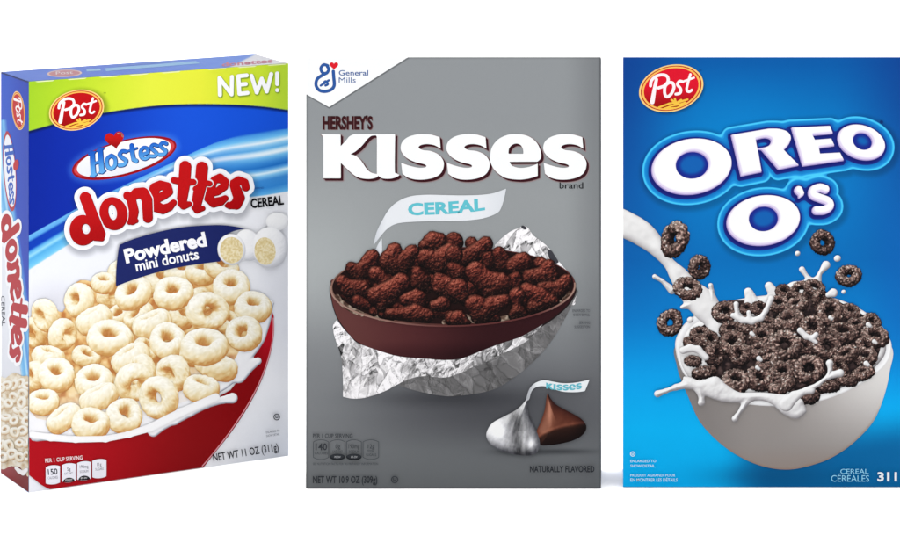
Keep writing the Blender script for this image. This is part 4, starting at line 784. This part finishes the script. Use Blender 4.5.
PILE = [(784, 292, 9.5, 50, 70, .15), (801, 291, 11.5, 30, 100, .05), (814.5, 288, 10.5, 35, 60, .02), (819.5, 299, 10, 45, 0, 0), (746.5, 309, 8, 50, 90, .15), (760, 309, 10, 50, 60, .12), (779, 304, 11.5, 45, 90, .02), (725, 312, 13, 32, 90, .02), (797, 305, 12.5, 60, 110, 0), (850, 312, 11.5, 55, 70, .06), (830, 313, 15, 32, 90, .02),
        (871, 322, 11, 45, 60, .0), (857, 325, 11, 50, 100, .06), (700.5, 334, 10.5, 50, 90, .08), (693, 343, 10.5, 60, 80, .06), (710, 340, 11, 45, 60, .06), (766, 325, 13.5, 60, 80, .02), (789.5, 321, 16, 56, 112, 0), (843, 333, 15, 48, 85, .02), (731, 330, 12.5, 50, 90, .08), (748, 325, 12.5, 52, 100, .04), (812, 328, 14, 34, 82, 0), (874, 337, 14.5, 46, 80, .0),
        (762, 337, 13, 46, 90, .02), (865, 347, 11, 50, 40, .06), (733, 343, 15, 44, 120, .04), (713.5, 355, 13.5, 55, 10, .03), (758.6, 351, 13, 62, 100, .02), (803, 346, 12, 50, 60, .12), (827, 347, 14.5, 30, 70, 0), (693, 361, 9, 62, 85, .1), (740.5, 354, 12.5, 44, 172, 0), (865, 357, 13, 52, 90, .02), (785, 345, 16.8, 20, 80, -.04), (846, 355, 13, 50, 120, .05),
        (768, 363, 13.5, 60, 120, .02), (793, 369, 12, 52, 80, .08), (704, 372, 13, 78, 100, .04), (782, 372, 13.5, 40, 90, .0), (838, 367, 11, 45, 60, .06), (863, 373, 12, 66, 110, .0), (758.6, 379, 15, 48, 60, 0), (736, 381, 15.5, 48, 82, -.02), (809, 369, 15.5, 22, 100, -.03), (846, 380, 11, 70, 80, .1), (782, 386, 14.5, 74, 112, .0), (828, 386, 12.5, 74, 90, .2), (808, 396, 13, 68, 90, .2)]
for i, p in enumerate(PILE): oreo(*p[:5], i + 10, p[5])
for i, (x, y, r) in enumerate([(751.5, 333, 2.2), (758.8, 358, 2.6), (830, 317, 2), (868, 324, 2.4), (874, 341, 2.2), (866, 363, 2.6), (757, 367, 2)]): milk(chain([(x, y, r), (x + 2, y + 1.6, r * .7)], smooth=1), 2, ())
milk(union(chain([(733, 315, 2.6), (742, 319.5, 3), (752, 320.5, 3.2), (761, 317.5, 2.8), (766, 310, 2.2), (769, 303, 2.2), (771, 298, 3)], smooth=2), chain([(738, 317, 2.6), (736.4, 309, 1.8), (736, 303.6, 2.6)], smooth=1.5), chain([(750, 320, 2.6), (748.6, 312, 2.2)], smooth=1.5), k=2), 3, ()); milk(union(chain([(800, 330, 3), (806, 336, 2.6), (812, 338, 2.6), (816, 334, 2.4)], smooth=2), chain([(811, 338, 2.4), (816, 342, 1.8)], smooth=1)), 3, ()); milk(chain([(683, 350, 3.6), (690, 347.6, 3.6), (698, 349, 3.4), (706, 357, 3)], smooth=2), 3, ())
# front splash over the rim
fr = union(poly(crv([(684, 376), (700, 380), (716, 376), (726, 384), (740, 392), (760, 392), (780, 394), (800, 398), (804, 404), (806, 412), (796, 417), (784, 414), (772, 404), (760, 400), (744, 402), (728, 402), (712, 398), (696, 390), (686, 386)], True, 5)), chain([(690, 383, 4.5), (676, 386.8, 2.8), (666, 390.4, 2), (657.6, 393.4, 3.4)], smooth=2), chain([(700, 390, 4.5), (701.6, 398, 2.4), (701.4, 402, 3.6)], smooth=2), chain([(748, 398, 4), (742, 408, 2.2), (737, 415, 1.9), (735, 418.2, 3.3)], smooth=2), chain([(788, 402, 7), (796, 411, 6), (799.4, 409, 3)], smooth=3), k=4); milk(fr, 6, ((12, 1.5, 13), (5, .25, 16)))
br = union(chain([(786, 404, 7), (794, 396, 5), (806, 390, 2.8), (818, 384, 2), (828, 376, 1.9), (830, 369, 1.9), (829.4, 362.8, 3.6)], smooth=2), chain([(828, 377, 2.4), (834, 374, 3), (840, 372.6, 4)], smooth=2), chain([(806, 391, 3), (811, 389.6, 4)], smooth=2), k=1.5); milk(br, 4, ((8, .5, 23),))
for x, y, r in ((797.4, 253, 2.7), (837.2, 258, 3.5), (843.4, 291.4, 2.2), (690.2, 319.4, 3.2), (833, 292.4, 4.4)): milk(ell(x, y, r, r * .92, 20) if r < 4 else chain([(x, y, r), (x - 5, y + 2, 2.6)], smooth=1), 3, (), .35, "milk_drop")
# ---- print at the foot
f = Film(P3).next(); CY = (150, 220, 250); text(f, "CEREAL", 840.2, 473.3, 28.2, 5.2, CY); text(f, "CÉRÉALES", 831, 481.1, 38, 5.3 * 1.28, CY); f.build("word_lettering")
text(Film(P3).next(), "311", 877.2, 480.8, 19.6, 9.8, (244, 248, 252), bold=.035).build("weight_lettering")
f = Film(P3).next(); LB = (214, 238, 252); [text(f, s, 630.4, y, wd, 2.7, LB, bold=.008) for s, y, wd in (("ENLARGED TO", 461.7, 25.6), ("SHOW DETAIL.", 466.6, 25), ("PRODUIT AGRANDI POUR", 476, 44.8))]; text(f, "EN MONTRER LES DÉTAILS", 630.4, 481, 47, 3.4, LB, bold=.008); f.build("small_print"); kosher(P3, 632.7, 453.4, 2.6, LB)
